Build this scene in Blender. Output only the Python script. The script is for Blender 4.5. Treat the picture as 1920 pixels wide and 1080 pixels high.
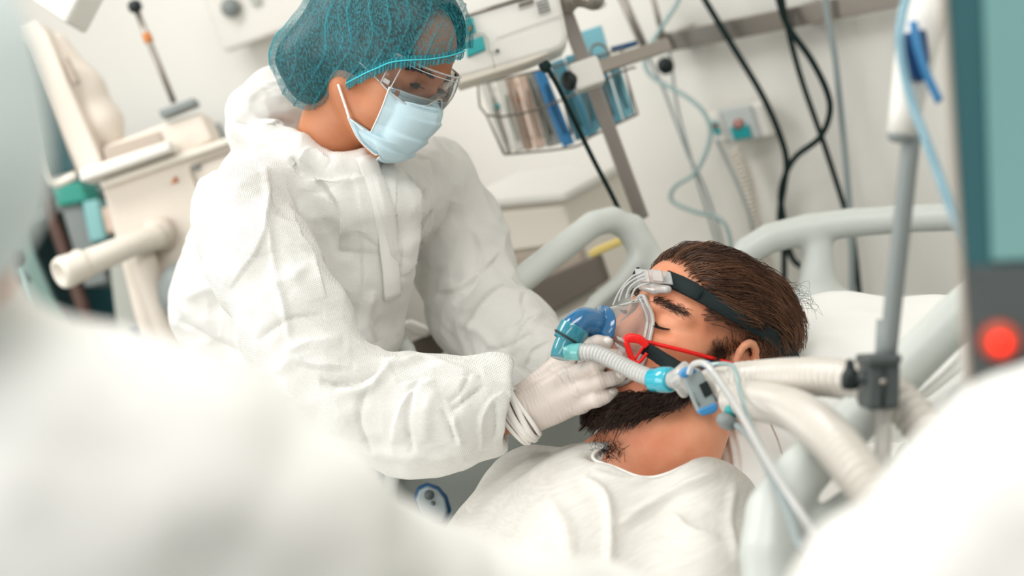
import bpy, bmesh, math, random
import numpy as np
from mathutils import Matrix, Vector

random.seed(7); RNG = np.random.default_rng(7)
for o in list(bpy.data.objects): bpy.data.objects.remove(o)
SC = bpy.context.scene
COL = SC.collection

# ------------------------------------------------------------------ camera
FPX = 2667.0                                   # 50 mm on a 36 mm sensor, 1920 px wide
PITCH, ROLL = math.radians(12.0), math.radians(-20.0)
CAM = np.array([0.0, 0.0, 1.45])
_R = Matrix.Rotation(math.pi/2 - PITCH, 3, 'X') @ Matrix.Rotation(ROLL, 3, 'Z')
_Rn = np.array(_R)
V2W = np.stack([_Rn[:, 0], _Rn[:, 1], -_Rn[:, 2]], axis=1)    # right, up, forward as columns
cd = bpy.data.cameras.new('camera'); cam = bpy.data.objects.new('camera', cd); COL.objects.link(cam)
cam.matrix_world = Matrix.Translation(CAM) @ _R.to_4x4()
cd.lens = 50; cd.sensor_width = 36; cd.clip_start = .05; cd.clip_end = 60
cd.dof.use_dof = True; cd.dof.focus_distance = 1.98; cd.dof.aperture_fstop = 1.9
SC.camera = cam

# ------------------------------------------------------------------ light
SC.view_settings.view_transform = 'Standard'; SC.view_settings.look = 'None'
SC.view_settings.exposure = -0.03; SC.view_settings.gamma = 1.0; SC.view_settings.use_curve_mapping = False
SC.cycles.use_denoising = True
SC.cycles.max_bounces = 10; SC.cycles.transparent_max_bounces = 24
SC.cycles.caustics_reflective = False; SC.cycles.caustics_refractive = False
w = bpy.data.worlds.new('world'); SC.world = w; w.use_nodes = True
w.node_tree.nodes['Background'].inputs[0].default_value = (1.0, .995, .985, 1)
w.node_tree.nodes['Background'].inputs[1].default_value = 0.60
def area(name, loc, target, sx, sy, power, color=(1, 1, 1)):
    l = bpy.data.lights.new(name, 'AREA'); l.shape = 'RECTANGLE'; l.size = sx; l.size_y = sy
    l.energy = power; l.color = color
    o = bpy.data.objects.new(name, l); COL.objects.link(o); o.location = loc
    o.rotation_euler = (Vector(target) - Vector(loc)).to_track_quat('-Z', 'Y').to_euler()
    return o
area('window_light', (-2.42, .75, 1.75), (0, 1.2, 1.15), 2.8, 1.5, 48, (1, .99, .975))
area('wall_wash_light', (-1.0, 2.45, 2.66), (-1.0, 2.45, 0), 1.2, .6, 23, (1, .99, .975))  # unseen lamp put over the back left to wash the wall brighter
area('foreground_fill_light', (-.45, -.1, 2.66), (-.45, -.1, 0), 1.2, .6, 11, (1, .99, .975))  # added fill lamp, brightens the figures close to the lens
area('ceiling_light_b', (.45, .85, 2.66), (.45, .85, 0), 1.2, .6, 19, (1, .99, .975))

# ------------------------------------------------------------------ view <-> world helpers
def pt(px, py, d):                              # a point in view space: right, up, depth (metres)
    return np.array([(px - 960.0)/FPX*d, (540.0 - py)/FPX*d, d], float)
def v2w(v): return np.asarray(v, float) @ V2W.T + CAM
def w2v(p): return (np.asarray(p, float) - CAM) @ V2W
def P(px, py, d): return v2w(pt(px, py, d))
def S(d): return d/FPX                          # metres per pixel at depth d
def PL(*a): return np.array([P(*q) for q in a])
def proj(v): return 960 + v[..., 0]/v[..., 2]*FPX, 540 - v[..., 1]/v[..., 2]*FPX
UPW = np.array([0, 0, 1.0])
def nrm(v):
    v = np.asarray(v, float); return v/max(np.linalg.norm(v), 1e-9)

# ------------------------------------------------------------------ materials
def srgb(h):
    if isinstance(h, str):
        h = h.lstrip('#'); c = [int(h[i:i+2], 16)/255 for i in (0, 2, 4)]
    else: c = h
    return tuple((x/12.92 if x <= .04045 else ((x+.055)/1.055)**2.4) for x in c) + (1.0,)
MATS = {}
def mat(name, col, rough=.5, metal=0, alpha=1.0, trans=0, emit=None, estr=1, sss=0, sssr=(1, .3, .15), spec=.5,
        noise=None, bump=None, sheen=0, coat=0):
    m = bpy.data.materials.new(name); m.use_nodes = True; nt = m.node_tree; b = nt.nodes['Principled BSDF']
    b.inputs['Base Color'].default_value = srgb(col); b.inputs['Roughness'].default_value = rough
    b.inputs['Metallic'].default_value = metal; b.inputs['Alpha'].default_value = alpha
    b.inputs['Transmission Weight'].default_value = trans; b.inputs['Specular IOR Level'].default_value = spec
    b.inputs['Sheen Weight'].default_value = sheen; b.inputs['Coat Weight'].default_value = coat
    if sss:
        b.inputs['Subsurface Weight'].default_value = sss; b.inputs['Subsurface Radius'].default_value = sssr
        b.inputs['Subsurface Scale'].default_value = .006
    if emit: b.inputs['Emission Color'].default_value = srgb(emit); b.inputs['Emission Strength'].default_value = estr
    tc = nt.nodes.new('ShaderNodeTexCoord')
    if noise:                                  # (scale, other colour, contrast)
        n = nt.nodes.new('ShaderNodeTexNoise'); n.inputs['Scale'].default_value = noise[0]; n.inputs['Detail'].default_value = 4
        nt.links.new(tc.outputs['Object'], n.inputs['Vector'])
        r = nt.nodes.new('ShaderNodeValToRGB'); r.color_ramp.elements[0].color = srgb(noise[1]); r.color_ramp.elements[1].color = srgb(col)
        r.color_ramp.elements[0].position = .5 - noise[2]/2; r.color_ramp.elements[1].position = .5 + noise[2]/2
        nt.links.new(n.outputs['Fac'], r.inputs['Fac']); nt.links.new(r.outputs['Color'], b.inputs['Base Color'])
    if bump:                                   # (kind, scale, strength)
        if bump[0] == 'noise':
            n = nt.nodes.new('ShaderNodeTexNoise'); n.inputs['Scale'].default_value = bump[1]; n.inputs['Detail'].default_value = 5
            nt.links.new(tc.outputs['Object'], n.inputs['Vector']); out = n.outputs['Fac']
        elif bump[0] == 'wave':
            n = nt.nodes.new('ShaderNodeTexWave'); n.inputs['Scale'].default_value = bump[1]; n.inputs['Distortion'].default_value = 3
            n.inputs['Detail'].default_value = 2
            nt.links.new(tc.outputs['Object'], n.inputs['Vector']); out = n.outputs['Fac']
        else:                                  # weave: two crossed fine waves
            w1 = nt.nodes.new('ShaderNodeTexWave'); w2 = nt.nodes.new('ShaderNodeTexWave')
            w1.bands_direction = 'X'; w2.bands_direction = 'Z'
            for q in (w1, w2): q.inputs['Scale'].default_value = bump[1]; nt.links.new(tc.outputs['Object'], q.inputs['Vector'])
            mm = nt.nodes.new('ShaderNodeMath'); mm.operation = 'MULTIPLY'
            nt.links.new(w1.outputs['Fac'], mm.inputs[0]); nt.links.new(w2.outputs['Fac'], mm.inputs[1]); out = mm.outputs[0]
        bp = nt.nodes.new('ShaderNodeBump'); bp.inputs['Strength'].default_value = bump[2]; bp.inputs['Distance'].default_value = .002
        nt.links.new(out, bp.inputs['Height']); nt.links.new(bp.outputs['Normal'], b.inputs['Normal'])
    MATS[name] = m; return m
def clear(name, col, vis=.12, rough=.05, fres=1.45, edge=.6):
    """clear plastic: see-through face on, a body colour that builds up where the sheet is seen edge on, and gloss"""
    m = bpy.data.materials.new(name); m.use_nodes = True; nt = m.node_tree; nt.nodes.clear()
    out = nt.nodes.new('ShaderNodeOutputMaterial'); tr = nt.nodes.new('ShaderNodeBsdfTransparent')
    tr.inputs[0].default_value = tuple(.5 + .5*c for c in srgb(col)[:3]) + (1,)
    b = nt.nodes.new('ShaderNodeBsdfPrincipled'); b.inputs['Base Color'].default_value = srgb(col); b.inputs['Roughness'].default_value = rough
    b.inputs['Specular IOR Level'].default_value = .8
    lw = nt.nodes.new('ShaderNodeLayerWeight'); lw.inputs['Blend'].default_value = .35
    mr = nt.nodes.new('ShaderNodeMapRange'); mr.inputs['To Min'].default_value = vis; mr.inputs['To Max'].default_value = edge
    nt.links.new(lw.outputs['Facing'], mr.inputs['Value'])
    mx = nt.nodes.new('ShaderNodeMixShader'); nt.links.new(mr.outputs['Result'], mx.inputs[0])
    nt.links.new(tr.outputs[0], mx.inputs[1]); nt.links.new(b.outputs[0], mx.inputs[2])
    g = nt.nodes.new('ShaderNodeBsdfGlossy'); g.inputs['Roughness'].default_value = rough
    fr = nt.nodes.new('ShaderNodeFresnel'); fr.inputs['IOR'].default_value = fres
    m2 = nt.nodes.new('ShaderNodeMixShader'); nt.links.new(fr.outputs[0], m2.inputs[0])
    nt.links.new(mx.outputs[0], m2.inputs[1]); nt.links.new(g.outputs[0], m2.inputs[2])
    nt.links.new(m2.outputs[0], out.inputs[0])
    MATS[name] = m; return m

# ------------------------------------------------------------------ objects
def thing(name, label, cat, loc=(0, 0, 0), group=None):
    o = bpy.data.objects.new(name, None); COL.objects.link(o); o.location = Vector(loc); o.empty_display_size = .05
    o['label'] = label; o['category'] = cat
    if group: o['group'] = group
    return o
def tag(o, label, cat, group=None):
    o['label'] = label; o['category'] = cat
    if group: o['group'] = group
    return o
def raw_mesh(name, V, F):
    """V (n,3); F an (m,k) array, or a list of arrays / lists of faces"""
    me = bpy.data.meshes.new(name)
    if isinstance(F, np.ndarray):
        k = F.shape[1]; n = len(F)
        me.vertices.add(len(V)); me.vertices.foreach_set('co', np.ascontiguousarray(V, np.float32).ravel())
        me.loops.add(n*k); me.loops.foreach_set('vertex_index', np.ascontiguousarray(F, np.int32).ravel())
        me.polygons.add(n); me.polygons.foreach_set('loop_start', np.arange(0, n*k, k, dtype=np.int32))
        me.update(calc_edges=True); me.validate()
    else:
        me.from_pydata([tuple(map(float, v)) for v in V], [], [list(map(int, f)) for f in F]); me.update()
        bm = bmesh.new(); bm.from_mesh(me); bmesh.ops.recalc_face_normals(bm, faces=bm.faces); bm.to_mesh(me); bm.free(); me.update()
    return me
def _loc(o):
    v = Vector((0, 0, 0))
    while o is not None: v = v + o.location; o = o.parent
    return np.array(v)
def part(name, VF, material, parent=None, smooth=True, label=None, bevel=0, angle=None, kind=None):
    """one mesh object from world-space geometry; without a parent its origin goes to its own base"""
    V, F = VF; V = np.asarray(V, float)
    if parent is None:
        org = np.array([V[:, 0].mean(), V[:, 1].mean(), V[:, 2].min()])
    else: org = _loc(parent)
    me = raw_mesh(name, V - org, F)
    if smooth: me.shade_smooth()
    o = bpy.data.objects.new(name, me); COL.objects.link(o)
    if parent is None: o.location = org
    else: o.parent = parent
    me.materials.append(MATS[material] if isinstance(material, str) else material)
    if label: o['label'] = label
    if kind: o['kind'] = kind
    if bevel:
        bm = o.modifiers.new('bevel', 'BEVEL'); bm.width = bevel; bm.segments = 3; bm.limit_method = 'ANGLE'; bm.angle_limit = math.radians(40)
        me.shade_smooth()
        wn = o.modifiers.new('wn', 'WEIGHTED_NORMAL'); wn.keep_sharp = True
    if angle: me.set_sharp_from_angle(angle=math.radians(angle))
    return o
def structure(name, VF, material, **kw):
    o = part(name, VF, material, **kw); o['kind'] = 'structure'; return o
def merge(*vfs):
    Vs, Fs, n = [], [], 0
    for V, F in vfs:
        Vs.append(np.asarray(V, float)); Fs += [[i + n for i in f] for f in (F.tolist() if isinstance(F, np.ndarray) else F)]; n += len(V)
    return np.concatenate(Vs), Fs

# ------------------------------------------------------------------ plain shapes (world space)
def obox(c, ax, ay, az, hx, hy, hz):
    c = np.asarray(c, float); ax, ay, az = nrm(ax), nrm(ay), nrm(az)
    if np.dot(np.cross(ax, ay), az) < 0: ax, hx_ = -ax, hx
    V = [c + sx*hx*ax + sy*hy*ay + sz*hz*az for sx in (-1, 1) for sy in (-1, 1) for sz in (-1, 1)]
    F = [[0, 1, 3, 2], [4, 6, 7, 5], [0, 4, 5, 1], [2, 3, 7, 6], [0, 2, 6, 4], [1, 5, 7, 3]]
    return np.array(V), F
def catmull(pts, n=8, closed=False):
    pts = np.asarray(pts, float); N = len(pts); out = []
    if N < 3 and not closed: 
        t = np.linspace(0, 1, n+1)[:, None]; return pts[0]*(1-t) + pts[-1]*t
    for i in range(N if closed else N-1):
        if closed: p0, p1, p2, p3 = pts[(i-1) % N], pts[i], pts[(i+1) % N], pts[(i+2) % N]
        else: p0, p1, p2, p3 = pts[max(i-1, 0)], pts[i], pts[i+1], pts[min(i+2, N-1)]
        t = np.linspace(0, 1, n, endpoint=False)[:, None]
        out.append(.5*((2*p1) + (p2-p0)*t + (2*p0-5*p1+4*p2-p3)*t*t + (3*p1-p0-3*p2+p3)*t**3))
    if not closed: out.append(pts[-1:])
    return np.concatenate(out)
def resample(C, n):
    C = np.asarray(C, float); s = np.r_[0, np.cumsum(np.linalg.norm(np.diff(C, axis=0), axis=1))]
    t = np.linspace(0, s[-1], n); return np.stack([np.interp(t, s, C[:, k]) for k in range(C.shape[1])], 1)
def frames(C, closed=False, ref=None):
    T = np.gradient(C, axis=0)
    if closed: T = np.roll(C, -1, 0) - np.roll(C, 1, 0)
    T /= np.maximum(np.linalg.norm(T, axis=1, keepdims=True), 1e-9)
    N = np.zeros_like(T); r = np.array(ref if ref is not None else (0.12, .23, .97)); 
    n = r - np.dot(r, T[0])*T[0]; N[0] = nrm(n)
    for i in range(1, len(C)):
        if ref is not None: n = r - np.dot(r, T[i])*T[i]
        else: n = N[i-1] - np.dot(N[i-1], T[i])*T[i]
        N[i] = nrm(n)
    return T, N, np.cross(T, N)
def tube(pts, r, sides=12, n=8, smooth=True, closed=False, caps=True, ref=None, flat=1.0):
    """a swept tube; r a number, an array on the control points, or a function of 0..1 ; flat squashes it along the binormal"""
    pts = np.asarray(pts, float)
    C = catmull(pts, n, closed) if smooth else pts
    m = len(C); u = np.linspace(0, 1, m)
    if callable(r): R = np.array([r(x) for x in u])
    elif np.ndim(r): R = np.interp(u, np.linspace(0, 1, len(r)), r)
    else: R = np.full(m, float(r))
    T, N, B = frames(C, closed, ref)
    a = np.linspace(0, 2*np.pi, sides, endpoint=False)
    V = (C[:, None] + R[:, None, None]*(np.cos(a)[None, :, None]*N[:, None] + flat*np.sin(a)[None, :, None]*B[:, None])).reshape(-1, 3)
    F = []
    for i in range(m if closed else m-1):
        j = (i+1) % m
        for k in range(sides):
            l = (k+1) % sides; F.append([i*sides+k, j*sides+k, j*sides+l, i*sides+l][::-1])
    if caps and not closed:
        F.append([k for k in range(sides)]); F.append([(m-1)*sides+k for k in range(sides)][::-1])
    return V, [f[::-1] for f in F]
def corrugated(pts, r, pitch, depth, sides=20, n=10):
    C = catmull(pts, n); L = np.linalg.norm(np.diff(C, axis=0), axis=1).sum()
    m = int(L/pitch*6); C = resample(C, m); s = np.linspace(0, L, m)
    R = r + depth*np.cos(2*np.pi*s/pitch)
    rr = {i: R[i] for i in range(m)}
    return tube(C, lambda u: R[min(int(round(u*(m-1))), m-1)], sides=sides, smooth=False)
def lathe(a, b, prof, sides=24, capa=True, capb=True):
    """prof: (t along a->b in metres, radius)"""
    a, b = np.asarray(a, float), np.asarray(b, float); T = nrm(b-a); n = nrm(np.cross(T, (.3, .5, .81))); B = np.cross(T, n)
    an = np.linspace(0, 2*np.pi, sides, endpoint=False)
    V = np.concatenate([a + T*t + r*(np.cos(an)[:, None]*n + np.sin(an)[:, None]*B) for t, r in prof])
    m = len(prof); F = []
    for i in range(m-1):
        for k in range(sides):
            l = (k+1) % sides; F.append([i*sides+k, i*sides+l, (i+1)*sides+l, (i+1)*sides+k])
    if capa: F.append([k for k in range(sides)][::-1])
    if capb: F.append([(m-1)*sides+k for k in range(sides)])
    return V, F
def prism(poly, off):
    """polygon (world points, planar) extruded by the vector off"""
    p = np.asarray(poly, float); n = len(p); V = np.concatenate([p, p+np.asarray(off)])
    F = [list(range(n)), [n+i for i in range(n)][::-1]] + [[i, i+n, (i+1) % n+n, (i+1) % n] for i in range(n)]
    nn = np.zeros(3)
    for i in range(n): nn += np.cross(p[i]-p[0], p[(i+1) % n]-p[0])
    if np.dot(nn, off) > 0: F = [f[::-1] for f in F]
    return V, F
def rrect(w_, h_, r, n=5):
    out = []
    for cx, cy, a0 in ((w_-r, h_-r, 0), (-w_+r, h_-r, 90), (-w_+r, -h_+r, 180), (w_-r, -h_+r, 270)):
        for k in range(n+1):
            a = math.radians(a0 + 90*k/n); out.append((cx + r*math.cos(a), cy + r*math.sin(a)))
    return out
def plate(c, ax, ay, w_, h_, r, th):
    """rounded plate centred at c, spanned by ax, ay, thickness th along ax x ay"""
    ax, ay = nrm(ax), nrm(ay); nz = np.cross(ax, ay)
    return prism([np.asarray(c) + ax*x + ay*y - nz*th/2 for x, y in rrect(w_, h_, r)], nz*th)
def grid_faces(nu, nv, wrap=False):
    i, j = np.meshgrid(np.arange(nu if wrap else nu-1), np.arange(nv-1), indexing='ij')
    a = i*nv+j; b = ((i+1) % nu)*nv+j
    return np.stack([a, b, b+1, a+1], -1).reshape(-1, 4)
def ribbon(C, N, width, th):
    """a strap: centre line C, surface normals N, width (number or array), thickness"""
    C = np.asarray(C, float); T = np.gradient(C, axis=0); T /= np.linalg.norm(T, axis=1, keepdims=True)
    N = N - (N*T).sum(1, keepdims=True)*T; N /= np.linalg.norm(N, axis=1, keepdims=True); B = np.cross(T, N)
    wd = (np.full(len(C), width) if np.ndim(width) == 0 else np.asarray(width))[:, None]/2
    R = [C - B*wd, C - B*wd*.85 + N*th, C + B*wd*.85 + N*th, C + B*wd]
    V = np.stack(R, 1).reshape(-1, 3); m = len(C); F = []
    for i in range(m-1):
        for k in range(4):
            l = (k+1) % 4; F.append([i*4+k, (i+1)*4+k, (i+1)*4+l, i*4+l][::-1])
    F += [[0, 1, 2, 3][::-1], [(m-1)*4+k for k in range(4)]]
    return V, F

# ------------------------------------------------------------------ noise
def _hash(i, j, k, s):
    h = (i.astype(np.int64)*374761393 + j.astype(np.int64)*668265263 + k.astype(np.int64)*2147483647 + s*974711) & 0xffffffff
    h = ((h ^ (h >> 13))*1274126177) & 0xffffffff
    return ((h ^ (h >> 16)) & 0xffffff)/float(0xffffff)
def vnoise(p, f, s=0):
    p = np.asarray(p)*f; i = np.floor(p).astype(np.int64); t = p-i; t = t*t*t*(t*(t*6-15)+10); out = 0
    for a in (0, 1):
        for b in (0, 1):
            for c in (0, 1):
                wgt = (t[:, 0] if a else 1-t[:, 0])*(t[:, 1] if b else 1-t[:, 1])*(t[:, 2] if c else 1-t[:, 2])
                out = out + wgt*_hash(i[:, 0]+a, i[:, 1]+b, i[:, 2]+c, s)
    return out*2-1
def fbm(p, f, s=0, o=4):
    return sum(vnoise(p, f*2**k, s+k*17)*.5**k for k in range(o))
def ridge(p, f, s=0): return 1-np.abs(vnoise(p, f, s))*2
def worley(p, f, s=0):
    """distance to the nearest and second nearest feature point"""
    p = np.asarray(p)*f; i = np.floor(p).astype(np.int64); d1 = np.full(len(p), 9.); d2 = np.full(len(p), 9.)
    for a in (-1, 0, 1):
        for b in (-1, 0, 1):
            for c in (-1, 0, 1):
                q = i + np.array([a, b, c])
                r = np.stack([_hash(q[:, 0], q[:, 1], q[:, 2], s+7*k) for k in range(3)], 1)
                d = np.linalg.norm(q + r - p, axis=1)
                m = d < d1; d2 = np.where(m, d1, np.minimum(d2, d)); d1 = np.where(m, d, d1)
    return d1, d2

# ------------------------------------------------------------------ signed-distance modelling
def smin(a, b, k):
    if k <= 0: return np.minimum(a, b)
    h = np.clip(.5 + .5*(b-a)/k, 0, 1); return b*(1-h) + a*h - k*h*(1-h)
def smax(a, b, k): return -smin(-a, -b, k)
def sd_rc(p, a, ra, b, rb):                     # round cone
    ba = b-a; L2 = float((ba*ba).sum()); h = np.clip(((p-a)@ba)/max(L2, 1e-12), 0, 1)
    return np.linalg.norm(p - a - h[..., None]*ba, axis=-1) - (ra + (rb-ra)*h)
def sd_el(p, c, r, R=None):
    q = p-c
    if R is not None: q = q@R
    r = np.asarray(r, float); k0 = np.linalg.norm(q/r, axis=-1); k1 = np.linalg.norm(q/(r*r), axis=-1)
    return k0*(k0-1)/np.maximum(k1, 1e-9)
class Body:
    """a list of primitives in one frame; each ('rc'|'el', params, k, sign, group)"""
    def __init__(s): s.pr = []
    def rc(s, a, ra, b, rb, k=.02, g=0, sub=False): s.pr.append(('rc', (np.asarray(a, float), ra, np.asarray(b, float), rb), k, sub, g)); return s
    def el(s, c, r, k=.02, g=0, sub=False, R=None): s.pr.append(('el', (np.asarray(c, float), np.asarray(r, float), R), k, sub, g)); return s
    def chain(s, pts, k=.02, g=0, sub=False):    # (point, radius) pairs
        for (a, ra), (b, rb) in zip(pts, pts[1:]): s.rc(a, ra, b, rb, k, g, sub)
        return s
    def pxchain(s, q, k=.02, g=0):               # (px, py, depth, radius px)
        return s.chain([(pt(x, y, d), r*S(d)) for x, y, d, r in q], k, g)
    def box(s, i):
        t, a, k, sub, g = s.pr[i]
        if t == 'rc': lo = np.minimum(a[0]-a[1], a[2]-a[3]); hi = np.maximum(a[0]+a[1], a[2]+a[3])
        else: m = max(a[1]) if a[2] is not None else a[1]; lo = a[0]-m; hi = a[0]+m
        return lo, hi
    def d(s, i, p):
        t, a, *_ = s.pr[i]
        return sd_rc(p, *a) if t == 'rc' else sd_el(p, *a)
    def __call__(s, p):
        f = np.full(p.shape[:-1], 9.)
        for i, (t, a, k, sub, g) in enumerate(s.pr):
            dd = s.d(i, p); f = smax(f, -dd, k) if sub else smin(f, dd, k)
        return f
    def groups(s, p):
        G = sorted({q[4] for q in s.pr if not q[3]}); D = []
        for g in G: D.append(np.min([s.d(i, p) for i, q in enumerate(s.pr) if q[4] == g and not q[3]], axis=0))
        return np.array(G)[np.argmin(D, axis=0)]
    def bounds(s, pad=.02):
        L = [s.box(i) for i in range(len(s.pr)) if not s.pr[i][3]]
        return np.min([l for l, _ in L], 0)-pad, np.max([h for _, h in L], 0)+pad
    def mesh(s, h, lo=None, hi=None, smooth=1, extra=None):
        l0, h0 = s.bounds(); lo = l0 if lo is None else np.maximum(lo, l0); hi = h0 if hi is None else np.minimum(hi, h0)
        n = np.ceil((hi-lo)/h).astype(int)+1
        F = np.full(n, .5, np.float32); ax = [(lo[k] + h*np.arange(n[k])) for k in range(3)]
        for i, (t, a, k, sub, g) in enumerate(s.pr):
            l, u = s.box(i); pad = max(k*1.2, 3*h) + .004
            i0 = np.clip(np.floor((l-pad-lo)/h).astype(int), 0, n); i1 = np.clip(np.ceil((u+pad-lo)/h).astype(int)+1, 0, n)
            if (i1 <= i0).any(): continue
            X = np.stack(np.meshgrid(*[ax[q][i0[q]:i1[q]] for q in range(3)], indexing='ij'), -1)
            dd = s.d(i, X); sl = tuple(slice(i0[q], i1[q]) for q in range(3))
            F[sl] = smax(F[sl], -dd, k) if sub else smin(F[sl], dd, k)
        if extra is not None: F = extra(F, ax)
        return surface_nets(F, lo, h, smooth)
def surface_nets(F, lo, h, smooth=1):
    F = F.copy(); F[0], F[-1], F[:, 0], F[:, -1], F[:, :, 0], F[:, :, -1] = (np.maximum(q, 1e-4) for q in (F[0], F[-1], F[:, 0], F[:, -1], F[:, :, 0], F[:, :, -1]))
    ins = F < 0; n = np.array(F.shape)
    c = np.zeros(n-1, np.int8)
    for a in (0, 1):
        for b in (0, 1):
            for d in (0, 1): c += ins[a:n[0]-1+a, b:n[1]-1+b, d:n[2]-1+d]
    act = (c > 0) & (c < 8); idx = np.full(n-1, -1, np.int64); A = np.argwhere(act); idx[act] = np.arange(len(A))
    off = np.array([(a, b, d) for a in (0, 1) for b in (0, 1) for d in (0, 1)])
    val = np.stack([F[A[:, 0]+o[0], A[:, 1]+o[1], A[:, 2]+o[2]] for o in off], 1)
    pos = np.zeros((len(A), 3)); cnt = np.zeros(len(A))
    for i in range(8):
        for j in range(i+1, 8):
            if np.abs(off[i]-off[j]).sum() != 1: continue
            va, vb = val[:, i], val[:, j]; m = (va < 0) != (vb < 0)
            t = np.where(m, va/np.where(m, va-vb, 1), 0)
            pos += m[:, None]*(off[i] + t[:, None]*(off[j]-off[i])); cnt += m
    V = lo + h*(A + pos/cnt[:, None]); Q = []
    for ax in range(3):
        o1, o2 = [(1, 2), (2, 0), (0, 1)][ax]
        sl0 = [slice(None)]*3; sl1 = [slice(None)]*3; sl0[ax] = slice(0, n[ax]-1); sl1[ax] = slice(1, n[ax])
        a, b = ins[tuple(sl0)], ins[tuple(sl1)]; E = np.argwhere(a != b)
        E = E[(E[:, o1] > 0) & (E[:, o2] > 0) & (E[:, o1] < n[o1]-1) & (E[:, o2] < n[o2]-1)]
        fl = a[E[:, 0], E[:, 1], E[:, 2]]
        def cell(d1, d2):
            e = E.copy(); e[:, o1] -= d1; e[:, o2] -= d2; return idx[e[:, 0], e[:, 1], e[:, 2]]
        q = np.stack([cell(1, 1), cell(0, 1), cell(0, 0), cell(1, 0)], 1)
        q[~fl] = q[~fl][:, ::-1]; Q.append(q)
    Q = np.concatenate(Q)
    for _ in range(smooth): V = relax(V, Q, .5)
    return V, Q
def relax(V, Q, f=.5):
    E = np.concatenate([Q[:, [0, 1]], Q[:, [1, 2]], Q[:, [2, 3]], Q[:, [3, 0]]])
    s = np.zeros_like(V); c = np.bincount(E[:, 0], minlength=len(V)) + np.bincount(E[:, 1], minlength=len(V))
    for k in range(3): s[:, k] = np.bincount(E[:, 0], V[E[:, 1], k], len(V)) + np.bincount(E[:, 1], V[E[:, 0], k], len(V))
    return V*(1-f) + f*s/np.maximum(c, 1)[:, None]
def subdivide(V, Q):
    """quads -> 4 quads each, lightly smoothed"""
    n = len(V); E = np.concatenate([Q[:, [0, 1]], Q[:, [1, 2]], Q[:, [2, 3]], Q[:, [3, 0]]]); E.sort(axis=1)
    U, inv = np.unique(E, axis=0, return_inverse=True); inv = inv.reshape(4, -1) + n; m = len(U)
    fc = n + m + np.arange(len(Q)); V2 = np.concatenate([V, V[U].mean(1), V[Q].mean(1)])
    R = [np.stack([Q[:, k], inv[k], fc, inv[(k+3) % 4]], 1) for k in range(4)]
    Q2 = np.concatenate(R); return relax(V2, Q2, .5), Q2
def vnormals(V, Q):
    fn = np.cross(V[Q[:, 2]]-V[Q[:, 0]], V[Q[:, 3]]-V[Q[:, 1]]); N = np.zeros_like(V)
    for k in range(4):
        for a in range(3): N[:, a] += np.bincount(Q[:, k], fn[:, a], len(V))
    return N/np.maximum(np.linalg.norm(N, axis=1, keepdims=True), 1e-12)
# view space is left-handed: a closed mesh built there is flipped when it goes to world space
def flip(Q): return Q[:, ::-1].copy()
def march_many(sd, px, py, off=0.0, d0=1.6, d1=2.5, n=120):
    """first hits of pixel rays with sd = off (sd takes view-space points); rows of nan where a ray misses"""
    r = np.stack([(np.asarray(px, float)-960)/FPX, (540-np.asarray(py, float))/FPX, np.ones(len(px))], 1); d = np.full(len(px), d0); off = np.broadcast_to(off, len(px))
    go = np.ones(len(px), bool); hit = np.zeros(len(px), bool)
    for _ in range(n):
        i = np.where(go)[0]
        if not len(i): break
        v = sd(r[i]*d[i, None]) - off[i]; h = v < 3e-4; hit[i[h]] = True; go[i[h]] = False; k = i[~h]
        d[k] += np.maximum(v[~h]*.85, 5e-4); go[d > d1] = False
    out = r*d[:, None]; out[d > d1] = np.nan; return out
def march(sd, px, py, off=0.0, d0=1.6, d1=2.5, n=120):
    o = march_many(sd, [px], [py], off, d0, d1, n)[0]; return None if np.isnan(o[0]) else o
def press(sd, A, n=40):
    """slide points back along -x (local frame) until they touch sd"""
    A = np.array(A, float)
    for _ in range(n):
        d = sd(A); m = d > 4e-4
        if not m.any(): break
        A[m, 0] -= d[m]*.7
    return A
def grad(sd, p, e=1e-3):
    p = np.atleast_2d(p); g = np.stack([sd(p + e*np.eye(3)[k]) - sd(p - e*np.eye(3)[k]) for k in range(3)], 1)
    return g/np.maximum(np.linalg.norm(g, axis=1, keepdims=True), 1e-9)
def strands(Pn, r0, r1, sides=3):
    """Pn (N,K,3) world points -> one mesh of thin tapering tubes"""
    N, K, _ = Pn.shape; T = np.gradient(Pn, axis=1); T /= np.maximum(np.linalg.norm(T, axis=2, keepdims=True), 1e-9)
    A = np.cross(T, np.array([.31, .52, .79])); A /= np.maximum(np.linalg.norm(A, axis=2, keepdims=True), 1e-9); B = np.cross(T, A)
    rr = np.linspace(r0, r1, K)[None, :, None]
    V = np.stack([Pn + rr*(math.cos(2*math.pi*k/sides)*A + math.sin(2*math.pi*k/sides)*B) for k in range(sides)], 2).reshape(-1, 3)
    n, j, k = np.meshgrid(np.arange(N), np.arange(K-1), np.arange(sides), indexing='ij'); l = (k+1) % sides
    base = n*K*sides; a = base + j*sides + k; b = base + j*sides + l
    return V, np.stack([a, b, b+sides, a+sides], -1).reshape(-1, 4)
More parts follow.
